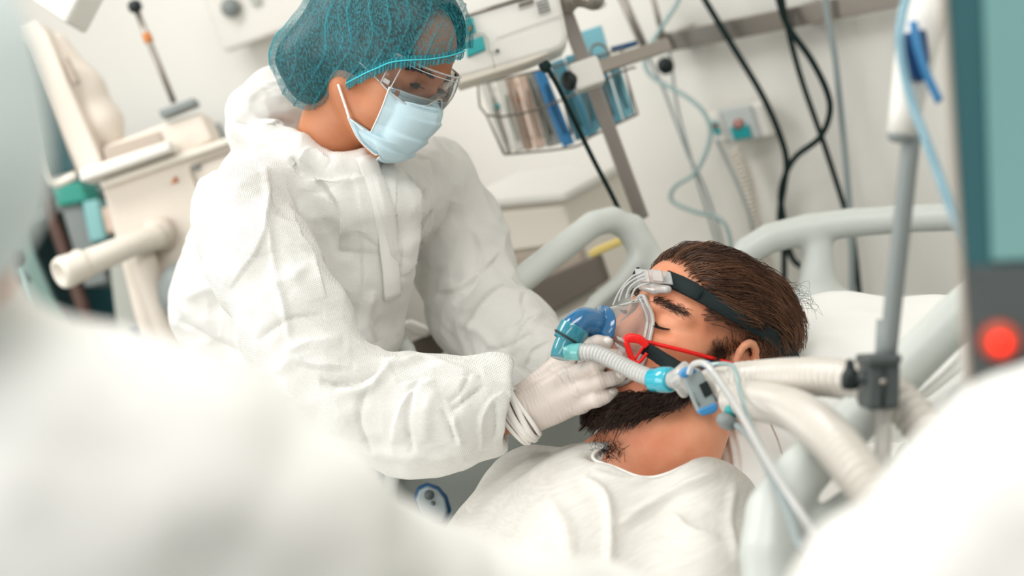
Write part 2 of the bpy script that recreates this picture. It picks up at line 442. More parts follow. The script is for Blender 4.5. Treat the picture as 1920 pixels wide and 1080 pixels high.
# folds drawn across a garment as strokes: real relief along each stroke
def seg_dist(px, py, pl):
    """distance to a polyline and signed side (+ right of travel), parameter 0..1"""
    bd = np.full(px.shape, 1e9); sg = np.zeros(px.shape); tt = np.zeros(px.shape)
    pl = np.asarray(pl, float); L = np.r_[0, np.cumsum(np.linalg.norm(np.diff(pl, axis=0), axis=1))]
    for i in range(len(pl)-1):
        a, b = pl[i], pl[i+1]; ab = b-a; l2 = (ab**2).sum(); t = np.clip(((px-a[0])*ab[0] + (py-a[1])*ab[1])/l2, 0, 1)
        qx, qy = px-a[0]-t*ab[0], py-a[1]-t*ab[1]; d = np.hypot(qx, qy); m = d < bd
        bd = np.where(m, d, bd); sg = np.where(m, np.sign(ab[0]*qy - ab[1]*qx), sg); tt = np.where(m, (L[i]+t*(L[i+1]-L[i]))/L[-1], tt)
    return bd, sg, tt
FOLD = 1.0
def fold(V, N, lab, strokes):
    """V view space. stroke: (group or None, kind, [(px,py)...], width px, height m)"""
    px, py = proj(V); face = np.clip(-(N*V).sum(1)/np.linalg.norm(V, axis=1)*2.5, 0, 1); h = np.zeros(len(V))
    for g, kind, pl, wd, ht in strokes:
        pl = np.asarray(pl, float); lo, hi = pl.min(0)-wd*4, pl.max(0)+wd*4
        m = (px > lo[0]) & (px < hi[0]) & (py > lo[1]) & (py < hi[1]) & (face > 0)
        if g is not None: m &= np.isin(lab, g if isinstance(g, (tuple, list)) else [g])
        if not m.any(): continue
        i = np.where(m)[0]; c = catmull(np.c_[pl, np.zeros(len(pl))], 6)[:, :2] if len(pl) > 2 else pl
        d, s, t = seg_dist(px[i], py[i], c); en = np.clip(np.minimum(t, 1-t)*5, 0, 1)**.6
        if kind == 'ridge': q = np.exp(-(d/wd)**2)
        elif kind == 'crease': q = np.exp(-np.abs(d)/wd)
        else:                                   # step: sharp on the left of travel, easing off to the right
            q = np.where(s > 0, np.exp(-d/(wd*2.2)), np.exp(-(d/(wd*.22))**2))
        h[i] += ht*FOLD*q*en*face[i]
    return V + N*h[:, None]
# ------------------------------------------------------------------ materials used
mat('wall_paint', '#f6f4ee', .7, bump=('noise', 90, .04))
mat('ceiling_paint', '#f4f2ec', .8)
mat('floor_vinyl', '#8f948c', .45, noise=(14, '#878c85', .5))
mat('white_plastic', '#eceae4', .35)
mat('warm_plastic', '#e2d8cc', .4)
mat('warm_dark', '#b3a698', .5)
mat('cream', '#e9e2d6', .45)
mat('bed_grey', '#d0d5d1', .38)
mat('bed_grey_dark', '#8e958f', .45)
mat('steel', '#a39c95', .32, metal=.85)
mat('steel_dark', '#8a847d', .4, metal=.6)
mat('grey_plastic', '#868d8d', .45)
mat('dark_grey', '#4c5354', .5)
mat('black', '#06191b', .5)
mat('cable_black', '#03201f', .6, spec=.25)
mat('cable_grey', '#9aa6a8', .45)
mat('teal', '#1fa3a6', .4)
mat('teal_dark', '#2c5f66', .5)
mat('teal_pale', '#8ec6c8', .5)
mat('shelf_glass', '#8aa8a2', .4)
mat('cap_pale', '#d3dfdf', .7)
mat('green_teal', '#2f9a8a', .5)
mat('blue_dark', '#0f4a75', .4)
mat('blue', '#3f8fc9', .35)
mat('navy', '#103d6b', .5)
mat('brown', '#5c443c', .55)
mat('brown_dark', '#6b625a', .5)
mat('yellow', '#e8cf7c', .5)
mat('orange', '#c8793a', .5)
mat('red', '#f30c08', .38)
mat('red_light', '#ff2a10', .4, emit='#ff1c0c', estr=1.4)
mat('red_ring', '#b04a36', .5)
mat('pink_pack', '#e3c9b8', .4)
mat('white_pack', '#e9e7e0', .35)
mat('grey_pack', '#b9bdb6', .35)
mat('blue_pack', '#5c9fb4', .4)
mat('cyan_pack', '#7fc0cf', .4)
mat('lens_dark', '#33555a', .15)
mat('screen_teal', '#6d9a9a', .3, noise=(2.2, '#7fadab', .6))
mat('latex', '#d9cec6', .42, sss=.25, sssr=(1, .6, .45), bump=('wave', 60, .12))
mat('latex_roll', '#f1ede8', .45)
mat('tyvek', '#e6e5e1', .62, bump=('weave', 130, .45), sss=.0)
mat('tyvek_soft', '#e8e7e3', .7)
mat('band_white', '#f3f2ee', .6)
mat('sheet', '#ebeae6', .7, bump=('noise', 40, .08))
mat('pillow_case', '#f8f8f5', .65, bump=('noise', 60, .05))
mat('tshirt', '#e6e4de', .8, noise=(1, '#d6d3cc', .6), bump=('noise', 300, .1))
mat('strap_black', '#021a1d', .75, bump=('noise', 500, .25))
mat('hair_dark', '#3a2a22', .45, noise=(60, '#2a1c16', .5))
mat('hair_brown', '#7a5640', .38, noise=(70, '#3a271d', .5))
mat('beard_hair', '#1d1412', .45, noise=(40, '#33231c', .5))
mat('brow_hair', '#3b271d', .5)
mat('lash_black', '#120c0a', .5)
mat('eye_white', '#d9d0c8', .2)
mat('iris', '#33211a', .15)
mat('label_white', '#f5f4f0', .5)
mat('handset_cover', '#cdd3d2', .4)
mat('hose_white', '#f1eee8', .32, sss=.2, sssr=(1, .9, .8))
clear('clear_plastic', '#f2f4f3', .05, .06, 1.45, .55)
clear('lens_clear', '#eef2f2', .02, .05, 1.4, .4)
clear('dome_clear', '#eef0ef', .13, .08, 1.45, .6)
clear('clear_rim', '#f8fafa', .42, .08, 1.5, .8)
clear('clear_frost', '#e9e6e2', .45, .25, 1.4, .8)
clear('silicone', '#f0eeea', .62, .25, 1.4, .85)
clear('hose_clear', '#edeeec', .55, .18, 1.45, .9)
clear('wide_hose', '#efe9e0', .72, .25, 1.4, .95)
clear('blue_clear', '#1a77b0', .62, .12, 1.45, .95)
clear('teal_clear', '#2f9fb2', .55, .12, 1.45, .95)
clear('aqua_clear', '#7fe0e0', .55, .12, 1.45, .9)
clear('cyan_clear', '#25c3dc', .75, .12, 1.45, .95)
clear('line_clear', '#bfe0e0', .5, .1, 1.45, .9)
clear('line_blue', '#8fc4d8', .6, .15, 1.4, .9)
clear('pouch_clear', '#d9e6e6', .3, .1, 1.45, .7)
# t-shirt: slub weave, thin streaks across
def slub():
    m = MATS['tshirt']; nt = m.node_tree; n = [q for q in nt.nodes if q.type == 'TEX_NOISE'][0]
    mp = nt.nodes.new('ShaderNodeMapping'); mp.inputs['Scale'].default_value = (22, 60, 420)
    mp.inputs['Rotation'].default_value = (0, .35, .5)
    tc = [q for q in nt.nodes if q.type == 'TEX_COORD'][0]
    nt.links.new(tc.outputs['Object'], mp.inputs['Vector']); nt.links.new(mp.outputs['Vector'], n.inputs['Vector'])
slub()
def skin(name, c1, c2, c3):
    """blotchy skin: base, redder patches, pores; darker stubble follows the 'stubble' attribute"""
    m = mat(name, c1, .48, sss=.35, bump=('noise', 420, .12)); nt = m.node_tree; b = nt.nodes['Principled BSDF']
    tc = [q for q in nt.nodes if q.type == 'TEX_COORD'][0]
    n = nt.nodes.new('ShaderNodeTexNoise'); n.inputs['Scale'].default_value = 16; n.inputs['Detail'].default_value = 5
    nt.links.new(tc.outputs['Object'], n.inputs['Vector'])
    r = nt.nodes.new('ShaderNodeValToRGB'); r.color_ramp.elements[0].color = srgb(c2); r.color_ramp.elements[1].color = srgb(c1)
    r.color_ramp.elements[0].position = .3; r.color_ramp.elements[1].position = .62
    nt.links.new(n.outputs['Fac'], r.inputs['Fac'])
    at = nt.nodes.new('ShaderNodeAttribute'); at.attribute_name = 'stubble'
    n2 = nt.nodes.new('ShaderNodeTexNoise'); n2.inputs['Scale'].default_value = 650; nt.links.new(tc.outputs['Object'], n2.inputs['Vector'])
    mm = nt.nodes.new('ShaderNodeMath'); mm.operation = 'MULTIPLY'; nt.links.new(at.outputs['Fac'], mm.inputs[0]); nt.links.new(n2.outputs['Fac'], mm.inputs[1])
    mx = nt.nodes.new('ShaderNodeMix'); mx.data_type = 'RGBA'
    nt.links.new(mm.outputs[0], mx.inputs['Factor']); nt.links.new(r.outputs['Color'], mx.inputs['A']); mx.inputs['B'].default_value = srgb(c3)
    nt.links.new(mx.outputs['Result'], b.inputs['Base Color'])
    return m
skin('skin_patient', '#f0a985', '#e5906a', '#4a2f25')
skin('skin_nurse', '#c27f57', '#b56f47', '#4a2f25')
def cap_mat():
    """thin non-woven cap: partly see-through, more opaque where pleats double the cloth ('pleat')"""
    m = bpy.data.materials.new('cap_cloth'); m.use_nodes = True; nt = m.node_tree; b = nt.nodes['Principled BSDF']
    out = [q for q in nt.nodes if q.type == 'OUTPUT_MATERIAL'][0]
    b.inputs['Base Color'].default_value = srgb('#1c8490'); b.inputs['Roughness'].default_value = .7
    at = nt.nodes.new('ShaderNodeAttribute'); at.attribute_name = 'pleat'
    tc = nt.nodes.new('ShaderNodeTexCoord'); n = nt.nodes.new('ShaderNodeTexNoise'); n.inputs['Scale'].default_value = 420; n.inputs['Detail'].default_value = 3
    mp = nt.nodes.new('ShaderNodeMapping'); mp.inputs['Scale'].default_value = (1, 1, .45)
    nt.links.new(tc.outputs['Object'], mp.inputs['Vector']); nt.links.new(mp.outputs['Vector'], n.inputs['Vector'])
    mr = nt.nodes.new('ShaderNodeMapRange'); mr.inputs['From Min'].default_value = .40; mr.inputs['From Max'].default_value = .62
    mr.inputs['To Min'].default_value = .15; mr.inputs['To Max'].default_value = .62
    nt.links.new(n.outputs['Fac'], mr.inputs['Value'])
    ad = nt.nodes.new('ShaderNodeMath'); ad.operation = 'ADD'; ad.use_clamp = True
    nt.links.new(mr.outputs['Result'], ad.inputs[0]); nt.links.new(at.outputs['Fac'], ad.inputs[1])
    tr = nt.nodes.new('ShaderNodeBsdfTransparent'); mx = nt.nodes.new('ShaderNodeMixShader')
    nt.links.new(ad.outputs[0], mx.inputs[0]); nt.links.new(tr.outputs[0], mx.inputs[1]); nt.links.new(b.outputs[0], mx.inputs[2])
    nt.links.new(mx.outputs[0], out.inputs[0])
    MATS['cap_cloth'] = m
cap_mat()
mat('cap_band', '#3fc3cf', .65)
mat('mask_blue', '#cfe6ee', .75, noise=(30, '#bfdbe6', .7), bump=('noise', 700, .12))
mat('mask_edge', '#eef4f5', .7)
mat('mask_stitch', '#8fb3c0', .7)
mat('loop_white', '#f4f1ec', .7)

def hair_mat(name, dark, light, rough=.4):
    """each lock has its own tone, carried by the 'tone' attribute"""
    m = mat(name, light, rough); nt = m.node_tree; b = nt.nodes['Principled BSDF']
    at = nt.nodes.new('ShaderNodeAttribute'); at.attribute_name = 'tone'; r = nt.nodes.new('ShaderNodeValToRGB')
    r.color_ramp.elements[0].color = srgb(dark); r.color_ramp.elements[1].color = srgb(light)
    nt.links.new(at.outputs['Fac'], r.inputs['Fac']); nt.links.new(r.outputs['Color'], b.inputs['Base Color'])
hair_mat('hair_brown', '#33221a', '#8c6146'); hair_mat('beard_hair', '#120c0a', '#4a3226')
# ------------------------------------------------------------------ the room
WX = np.array([math.sin(math.radians(60)), -math.cos(math.radians(60)), 0]); WN = np.array([-math.cos(math.radians(60)), -math.sin(math.radians(60)), 0])
W0 = P(1490, 42, 3.0)
def W(px, py, off=0.0):                          # the point above a pixel at a distance off in front of the back wall
    r = pt(px, py, 1.0)@V2W.T; t = ((W0-CAM)@WN + off)/(r@WN); return CAM + r*t
CEIL = 2.7
def wallquad(a, b, z0=0, z1=CEIL): return np.array([[a[0], a[1], z0], [b[0], b[1], z0], [b[0], b[1], z1], [a[0], a[1], z1]])
A = W0 - WX*3.6; B = W0 + WX*1.25
def slabwall(a, b, n, z0=0, z1=CEIL, th=.1):
    q = wallquad(a, b, z0, z1); return prism(q, np.array([n[0], n[1], 0.])*th)
structure('wall_back', slabwall(A, B, -WN), 'wall_paint', smooth=False)
structure('wall_right', slabwall(B, B + np.array([0, -4.2, 0]), (1, 0)), 'wall_paint', smooth=False)
XL = -2.55
structure('wall_left', merge(slabwall((XL, -1.5), (XL, -.7), (-1, 0)), slabwall((XL, 2.2), (XL, A[1]), (-1, 0)), slabwall((XL, -.7), (XL, 2.2), (-1, 0), 0, .95), slabwall((XL, -.7), (XL, 2.2), (-1, 0), 2.55, CEIL)), 'wall_paint', smooth=False)
wf = structure('window_1', obox((XL-.05, .75, .98), (0, 1, 0), (0, 0, 1), (1, 0, 0), 1.45, .03, .06), 'white_plastic', smooth=False)
for y_ in (-.68, .75, 2.18): part('window_frame', obox((XL-.05, y_, 1.75), (0, 1, 0), (0, 0, 1), (1, 0, 0), .025, .8, .03), 'white_plastic', wf, smooth=False)
part('window_frame', obox((XL-.05, .75, 2.53), (0, 1, 0), (0, 0, 1), (1, 0, 0), 1.45, .025, .03), 'white_plastic', wf, smooth=False)
for y_ in (.035, 1.465): part('pane', obox((XL-.055, y_, 1.755), (0, 1, 0), (0, 0, 1), (1, 0, 0), .69, .75, .004), 'clear_plastic', wf, smooth=False)
cor = [A, B, B + np.array([0, -4.2, 0]), np.array([XL, B[1]-4.2, 0]), np.array([XL, A[1], 0])]
structure('floor', prism([np.array([p[0], p[1], 0]) for p in cor], (0, 0, -.05)), 'floor_vinyl', smooth=False)
structure('ceiling', prism([np.array([p[0], p[1], CEIL]) for p in cor], (0, 0, .05)), 'ceiling_paint', smooth=False)
structure('baseboard_back', obox(W0*[1, 1, 0] - WX*1.17 + WN*.008 + UPW*.05, WX, UPW, WN, 2.4, .05, .008), 'warm_dark', smooth=False)
# ---- helpers for things laid out by their outline and given thickness
FH = nrm(V2W[:, 2]*[1, 1, 0])
def slab(poly, d, th, away=None):
    """outline (px) at depth d (number or list), thickened by th metres away from the viewer"""
    dd = d if np.ndim(d) else [d]*len(poly)
    return prism([P(q[0], q[1], e) for q, e in zip(poly, dd)], (V2W[:, 2] if away is None else nrm(away))*th)
def bar(p, q, wpx, thick, d0, d1=None, ref=None):
    a, b = P(*p, d0), P(*q, d1 or d0); t = nrm(b-a); n = nrm(V2W[:, 2] - np.dot(V2W[:, 2], t)*t); s = np.cross(t, n)
    return obox((a+b)/2, t, s, n, np.linalg.norm(b-a)/2, wpx/2*S(d0), thick/2)
def line(pts, rpx, d, sides=8, n=6):             # a cable: pixels, depth number or list
    dd = d if np.ndim(d) else [d]*len(pts)
    return tube(np.array([P(q[0], q[1], e) for q, e in zip(pts, dd)]), rpx*S(np.mean(dd)), sides, n)
def blob(b, h, smooth=2):
    V, Q = b.mesh(h, smooth=smooth); return v2w(V), flip(Q)
def lift(px, py, off): return W(px, py, off)

# ---- wall rail and what hangs from it
r1, r2 = W(1236, 82, .06), W(1760, -22, .06)
rail = thing('wall_rail', 'grey steel equipment rail fixed along the wall', 'rail', (r1+r2)/2)
part('rail_bar', obox((r1+r2)/2, r2-r1, UPW, WN, np.linalg.norm(r2-r1)/2, .021, .006), 'steel', rail, bevel=.002)
for t in (.08, .55): c = r1*(1-t) + r2*t; part('rail_bracket', obox(c - WN*.03, WX, UPW, WN, .02, .018, .03), 'steel_dark', rail, bevel=.002)
st = thing('pole_stand', 'flat steel pole with clamp holding the white monitor', 'pole', P(1200, 410, 2.6))
part('pole', bar((1052, 0), (1204, 410), 27, .02, 2.56, 2.62), 'steel', st, bevel=.003)
part('cross_rail', bar((1108, 132), (1252, 84), 26, .02, 2.62, 2.72), 'steel', st, bevel=.003)
cl = part('clamp', obox(P(1099, 141, 2.53), P(1120, 134, 2.53)-P(1099, 141, 2.53), P(1099, 121, 2.53)-P(1106, 141, 2.53), V2W[:, 2], .027, .025, .03), 'white_plastic', st, bevel=.006)
part('clamp_knob', lathe(P(1082, 147, 2.52), P(1052, 156, 2.50), [(0, .008), (.008, .008), (.010, .016), (.022, .018), (.026, .014), (.028, .0)], 16), 'black', cl)
part('pole_joint', lathe(P(1040, -20, 2.5), P(1100, 30, 2.5), [(0, .012), (.004, .02), (.03, .022), (.045, .016), (.05, .012)], 20), 'steel', st)
part('joint_head', blob(Body().pxchain([(1072, -4, 2.5, 20), (1092, -8, 2.49, 18), (1112, -2, 2.48, 22)], .01), .004), 'steel', st)
part('hook', tube(PL((1112, -10, 2.48), (1135, 6, 2.48), (1118, 16, 2.48), (1098, 8, 2.48)), .003, 8, 6), 'white_plastic', st)

# ---- monitor on the pole
mo = thing('infusion_monitor', 'white medical monitor with teal buttons beside the teal cap', 'monitor', P(960, 130, 2.45))
part('housing', slab([(800, 25), (850, -40), (1030, -70), (1043, -40), (1064, 60), (1064, 76), (1056, 90), (1035, 100), (880, 146), (810, 160)], 2.45, .10), 'white_plastic', mo, bevel=.012)
part('base_strip', slab([(855, 140), (1020, 92), (1032, 100), (990, 118), (858, 160)], 2.452, .08), 'cream', mo, bevel=.004)
part('top_strip', slab([(872, 26), (1010, -16), (1011, -10), (873, 32)], 2.446, .01), 'steel_dark', mo)
part('teal_button', slab([(873, 78), (905, 67), (911, 92), (876, 107)], 2.443, .012), 'teal', mo, bevel=.002)
tb = part('teal_button', slab([(872, 36), (886, 31), (893, 60), (874, 68)], 2.443, .012), 'teal', mo, bevel=.002)
part('button_dot', slab([(877, 50), (884, 47), (886, 57), (879, 60)], 2.4415, .003), 'orange', tb)
part('frame_line', line([(870, 72), (900, 62), (914, 72), (917, 95), (928, 96), (935, 94)], 1.4, 2.443), 'grey_pack', mo)
part('seam', line([(922, 100), (928, 126)], 1.2, 2.444), 'grey_pack', mo); part('screw', line([(930, 96), (936, 94)], 3, 2.443), 'dark_grey', mo)
part('seam', line([(930, 72), (985, 52), (1055, 28)], .8, 2.444), 'grey_pack', mo)
part('handle_bar', line([(972, 10), (1000, 1)], 4, 2.44), 'steel_dark', mo)
for i in range(4):
    for j in range(4):
        x0, y0 = 1006 + i*5.5 + j*1.7, 6 - i*1.7 + j*6; part('vent_hole', bar((x0, y0), (x0+4.2, y0-1.3), 2.6, .004, 2.4425), 'dark_grey', mo, smooth=False)
pl = thing('power_cable', 'black cable with a plug hanging below the white monitor', 'cable', P(1090, 250, 2.42))
part('plug', slab([(1008, 120), (1026, 110), (1036, 122), (1024, 136), (1016, 132)], 2.40, .02), 'cable_black', pl, bevel=.004)
part('cord', line([(1022, 122), (1045, 160), (1075, 222), (1112, 298), (1158, 388), (1175, 440)], 4.6, [2.41, 2.42, 2.45, 2.5, 2.55, 2.55]), 'cable_black', pl)

# ---- wire basket and packets
bk = thing('wire_basket', 'thin wire basket holding packaged tubing under the monitor', 'basket', P(1040, 280, 2.70))
for q, d in (([(896, 158), (912, 216), (1015, 203), (1167, 134), (1192, 128)], 2.665), ([(912, 216), (945, 289)], 2.665), ([(945, 290), (1074, 276), (1108, 256), (1196, 214)], 2.67), ([(1196, 214), (1172, 132)], 2.67), ([(896, 158), (1010, 132), (1172, 92)], 2.668), ([(900, 160), (918, 170), (1030, 145)], 2.80), ([(945, 290), (985, 262), (1100, 240)], 2.80)):
    part('wire', line(q, 2.2, d, 6, 3), 'steel_dark', bk)
for i in range(7):
    t = i/6; part('wire', line([(915 + 250*t, 156 - 60*t), (955 + 235*t, 288 - 70*t)], 1.7, 2.668, 6, 2), 'steel_dark', bk)
part('wire_loop', line([(1112, 120), (1108, 92), (1122, 82), (1138, 92), (1146, 118)], 2.6, 2.66, 6, 5), 'steel_dark', bk)
def packet(poly, m, d, label, inner=None, cat='packet'):
    t = thing('tubing_packet', label, cat, P(np.mean([p[0] for p in poly]), max(p[1] for p in poly), d), 'packaged tubing in the wire basket')
    part('sleeve', slab(poly, d, .012), m, t, bevel=.003)
    c0, c1 = np.array(poly[0], float)*.5 + np.array(poly[1])*.5, np.array(poly[2], float)*.5 + np.array(poly[3])*.5
    if inner: part('catheter', line([c0*.8 + c1*.2 + [2, 0], c0*.5 + c1*.5 - [2, 0], c0*.15 + c1*.85 + [1, 0]], 2.2, d - .003), inner, t)
packet([(896, 156), (923, 150), (962, 284), (944, 290)], 'white_pack', 2.72, 'leftmost white tubing packet with a teal mark in the wire basket', 'grey_pack')
packet([(926, 152), (948, 146), (985, 280), (964, 286)], 'white_pack', 2.715, 'white tubing packet second from left in the wire basket', 'grey_pack')
packet([(948, 147), (966, 142), (1002, 278), (986, 283)], 'pink_pack', 2.72, 'narrow pinkish tubing packet beside the white ones', 'warm_dark')
packet([(968, 142), (986, 137), (1024, 274), (1004, 280)], 'pink_pack', 2.71, 'pinkish tubing packet with an orange dot', 'warm_dark')
packet([(986, 138), (1000, 134), (1054, 268), (1026, 276)], 'grey_pack', 2.72, 'grey tubing packet between the pink and blue ones', 'dark_grey')
packet([(1000, 132), (1020, 127), (1078, 268), (1056, 276)], 'blue', 2.71, 'bright blue tubing packet in the wire basket', 'blue_dark')
packet([(1030, 118), (1056, 108), (1112, 252), (1080, 264)], 'blue_pack', 2.72, 'muted blue tubing packet left of the steel pole', 'teal_dark')
packet([(1058, 106), (1086, 98), (1126, 240), (1112, 254)], 'blue_pack', 2.71, 'muted blue tubing packet directly behind the steel pole', 'teal_dark')
packet([(1112, 130), (1136, 122), (1168, 226), (1140, 236)], 'blue_pack', 2.71, 'muted blue tubing packet right of the steel pole', 'teal_dark')
packet([(1140, 122), (1160, 116), (1190, 212), (1170, 224)], 'cyan_pack', 2.72, 'rightmost pale blue tubing packet in the wire basket', 'teal_dark')
packet([(1080, 62), (1128, 46), (1144, 104), (1098, 122)], 'cyan_pack', 2.74, 'square pale blue packet standing up behind the pole')
tag(part('marker_tab', slab([(1144, 88), (1194, 75), (1196, 84), (1150, 99)], 2.69, .012), 'blue_dark', bevel=.002), 'dark blue tab pointing right above the wire basket', 'tab')
tag(part('packet_mark', slab([(925, 196), (936, 193), (938, 203), (928, 206)], 2.66, .004), 'teal', bpy.data.objects['tubing_packet']), '', '') if False else None
part('mark', slab([(925, 196), (936, 193), (938, 203), (928, 206)], 2.714, .004), 'teal', bpy.data.objects['tubing_packet'])
part('mark', slab([(966, 184), (973, 182), (975, 190), (968, 192)], 2.703, .004), 'orange', bpy.data.objects['tubing_packet.003'])

# ---- wall-mounted nurse-call handset
hb_ = thing('call_handset', 'white wall handset with red and teal label', 'handset', W(1400, 275, .05))
hx = W(1440, 222, .05)-W(1345, 238, .05); hu = nrm(UPW*.96 - nrm(hx)*.05)
part('housing', obox(W(1398, 228, .04), hx, UPW, WN, .058, .040, .022), 'white_plastic', hb_, bevel=.010)
part('cover', obox(W(1386, 231, .065), hx, UPW, WN, .036, .037, .006), 'handset_cover', hb_, bevel=.003)
part('label_panel', obox(W(1390, 248, .074), hx, UPW, WN, .020, .014, .003), 'teal', hb_, bevel=.001)
part('red_symbol', lathe(W(1385, 233, .072), W(1385, 233, .082), [(0, .011), (.006, .0105)], 20), 'red_ring', hb_)
part('symbol_mark', obox(W(1385, 233, .0795), hx, UPW, WN, .0018, .006, .0012), 'label_white', hb_)
part('cradle', obox(W(1348, 236, .06), hx, UPW, WN, .016, .034, .02), 'white_plastic', hb_, bevel=.008)
part('label_panel', obox(W(1342, 240, .085), hx, UPW, WN, .007, .014, .003), 'teal', hb_, bevel=.001)
part('red_symbol', obox(W(1341, 236, .089), hx, UPW, WN, .004, .004, .003), 'red_ring', hb_, bevel=.001)
cc = catmull(np.array([W(1378, 280, .05), W(1400, 340, .06), W(1412, 410, .07), W(1432, 480, .09), W(1452, 545, .1)]), 10); cc = resample(cc, 420); T, N, B = frames(cc)
a = np.linspace(0, 2*np.pi*32, 420); hel = cc + .0125*(np.cos(a)[:, None]*N + np.sin(a)[:, None]*B)
tag(part('spiral_cord', tube(hel, .0042, 6, 1, smooth=False), 'cream'), 'cream coiled cord hanging below the wall handset', 'cord')

# ---- cables and lines on the wall
def cable(name, label, pts, r, m, off, cat='cable'):
    return tag(part(name, tube(np.array([W(x, y, o) for (x, y), o in zip(pts, np.broadcast_to(off, len(pts)))]), r, 8, 7), m), label, cat)
cable('black_cable', 'black cable hanging left of the others down the wall', [(1300, -40), (1322, 0), (1370, 80), (1430, 180), (1464, 258), (1475, 305), (1470, 350), (1462, 408), (1470, 470), (1469, 580)], .0066, 'cable_black', .10)
cable('black_cable', 'black cable with a wide S-bend down the wall', [(1452, -40), (1460, 0), (1478, 50), (1520, 110), (1550, 170), (1556, 212), (1537, 258), (1492, 294), (1470, 335), (1464, 375), (1472, 425), (1480, 470), (1495, 495), (1530, 508)], .0066, 'cable_black', .125)
cable('black_cable', 'straight black cable beside the grey cable', [(1465, -30), (1472, 30), (1500, 140), (1545, 270), (1583, 388), (1600, 450), (1614, 580)], .0062, 'cable_black', .09)
cable('grey_cable', 'pale grey cable hanging straight down the wall', [(1545, -40), (1550, 20), (1566, 110), (1580, 240), (1592, 380), (1597, 470), (1598, 580)], .0068, 'cable_grey', .105)
cable('oxygen_line', 'pale aqua clear tube curling down the wall', [(1285, -40), (1270, 5), (1238, 55), (1210, 105), (1222, 143), (1290, 183), (1324, 218), (1331, 262), (1305, 322), (1266, 350), (1260, 376), (1300, 396), (1348, 410), (1367, 440), (1373, 490)], .0048, 'line_clear', .14, 'tube')
cable('thin_line', 'thin grey line running beside the aqua tube', [(1168, -20), (1190, 40), (1216, 106), (1246, 172), (1290, 288), (1320, 350), (1350, 440), (1362, 500)], .0034, 'cable_grey', .10, 'tube')
cable('thin_line', 'faint thin line left of the curling aqua tube', [(1218, -20), (1236, 50), (1256, 100), (1270, 200), (1302, 320), (1330, 410), (1352, 480)], .0028, 'cable_grey', .08, 'tube')
cable('thin_line', 'thin pale line falling from the wall handset', [(1344, 262), (1362, 300), (1390, 362), (1412, 432), (1421, 520)], .0034, 'cable_grey', .12, 'tube')
gr = thing('drip_rod', 'slim grey rod with a black knob on the wall rail', 'rod', W(1250, 130, .12))
part('rod', tube(np.array([W(1150, -40, .12), W(1216, 106, .12)]), .0095, 10, 2), 'steel', gr); part('rod', tube(np.array([W(1215, -40, .12), W(1250, 96, .12)]), .006, 10, 2), 'steel', gr)
part('knob', lathe(W(1243, 118, .12), W(1256, 132, .17), [(0, .006), (.004, .014), (.016, .018), (.03, .018), (.036, .012)], 8), 'black', gr)

# ---- wall box top left
wb = thing('wall_box', 'white wall box with a blue-grey knob near the top edge', 'wall box', W(490, 60, .06))
part('box', obox(W(500, 8, .05), WX, UPW, WN, .14, .075, .05), 'white_plastic', wb, bevel=.012)
part('knob', lathe(W(432, 14, .1), W(432, 14, .16), [(0, .024), (.03, .022), (.04, .016)], 16), 'grey_plastic', wb)
part('socket', obox(W(480, 0, .105), WX, UPW, WN, .014, .012, .006), 'grey_pack', wb, bevel=.003)

# ---- cabinet behind the far rail
cbp = thing('bedside_cabinet', 'beige bedside cabinet against the wall with yellow edge strip', 'cabinet', P(1010, 640, 2.95))
cbk = nrm(WX*.35 - WN)*.42
def cslab(poly, d, th): return slab(poly, d, th, cbk)
part('body', cslab([(862, 392), (1060, 374), (1150, 640), (960, 690)], 2.90, .19), 'cream', cbp, bevel=.006)
part('top', cslab([(850, 380), (1058, 362), (1064, 378), (856, 397)], 2.885, .2), 'white_plastic', cbp, bevel=.006)
part('drawer_front', cslab([(886, 402), (1056, 388), (1080, 455), (905, 478)], 2.89, .02), 'cream', cbp, bevel=.004)
part('drawer_front', cslab([(908, 486), (1082, 462), (1100, 512), (925, 545)], 2.89, .02), 'warm_dark', cbp, bevel=.004)
part('dark_shelf_front', cslab([(930, 560), (1118, 480), (1135, 530), (1010, 600)], 2.87, .02), 'brown_dark', cbp, bevel=.004)  # solid dark brown slab on the cabinet front
cbb = P(1050, 640, 3.05); part('lower_body', obox(np.array([cbb[0], cbb[1], cbb[2]/2]), WX, UPW, WN, .13, cbb[2]/2, .09), 'cream', cbp, bevel=.006)
part('edge_strip', cslab([(1100, 472), (1166, 445), (1169, 458), (1106, 486)], 2.66, .03), 'yellow', cbp, bevel=.004)
part('drawer_pull', cslab([(918, 438), (928, 435), (932, 446), (922, 449)], 2.88, .02), 'yellow', cbp, bevel=.002)

# ---- equipment cart on the left
mc = thing('anaesthesia_machine', 'cream anaesthesia machine with tilted screen left of the nurse', 'machine', P(330, 900, 3.0))
D = 3.0
part('screen_housing', slab([(28, 52), (66, 36), (88, 58), (190, 300), (184, 312), (138, 326), (122, 322)], D, .10), 'warm_plastic', mc, bevel=.010)
sc_ = part('screen', slab([(36, 78), (46, 92), (140, 318), (88, 332)], D-.012, .02), 'lens_dark', mc, bevel=.003)
part('screen_rim', tube(PL((2, 80, D-.05), (60, 250, D-.05), (92, 341, D-.03), (142, 328, D-.02)), .009, 8, 5), 'cream', mc)
part('housing_back', blob(Body().pxchain([(104, 86, D+.07, 26), (150, 170, D+.08, 42), (190, 235, D+.08, 38), (205, 262, D+.08, 24)], .03), .007), 'warm_plastic', mc)
part('grip', slab([(116, 108), (124, 105), (146, 152), (138, 158)], D-.002, .02), 'warm_dark', mc, bevel=.003)
part('tray', slab([(146, 318), (316, 262), (322, 282), (150, 342)], D-.06, .09), 'white_plastic', mc, bevel=.006)
part('upper_case', slab([(190, 275), (300, 232), (378, 208), (400, 262), (338, 300), (200, 320)], D+.02, .12), 'warm_plastic', mc, bevel=.010)
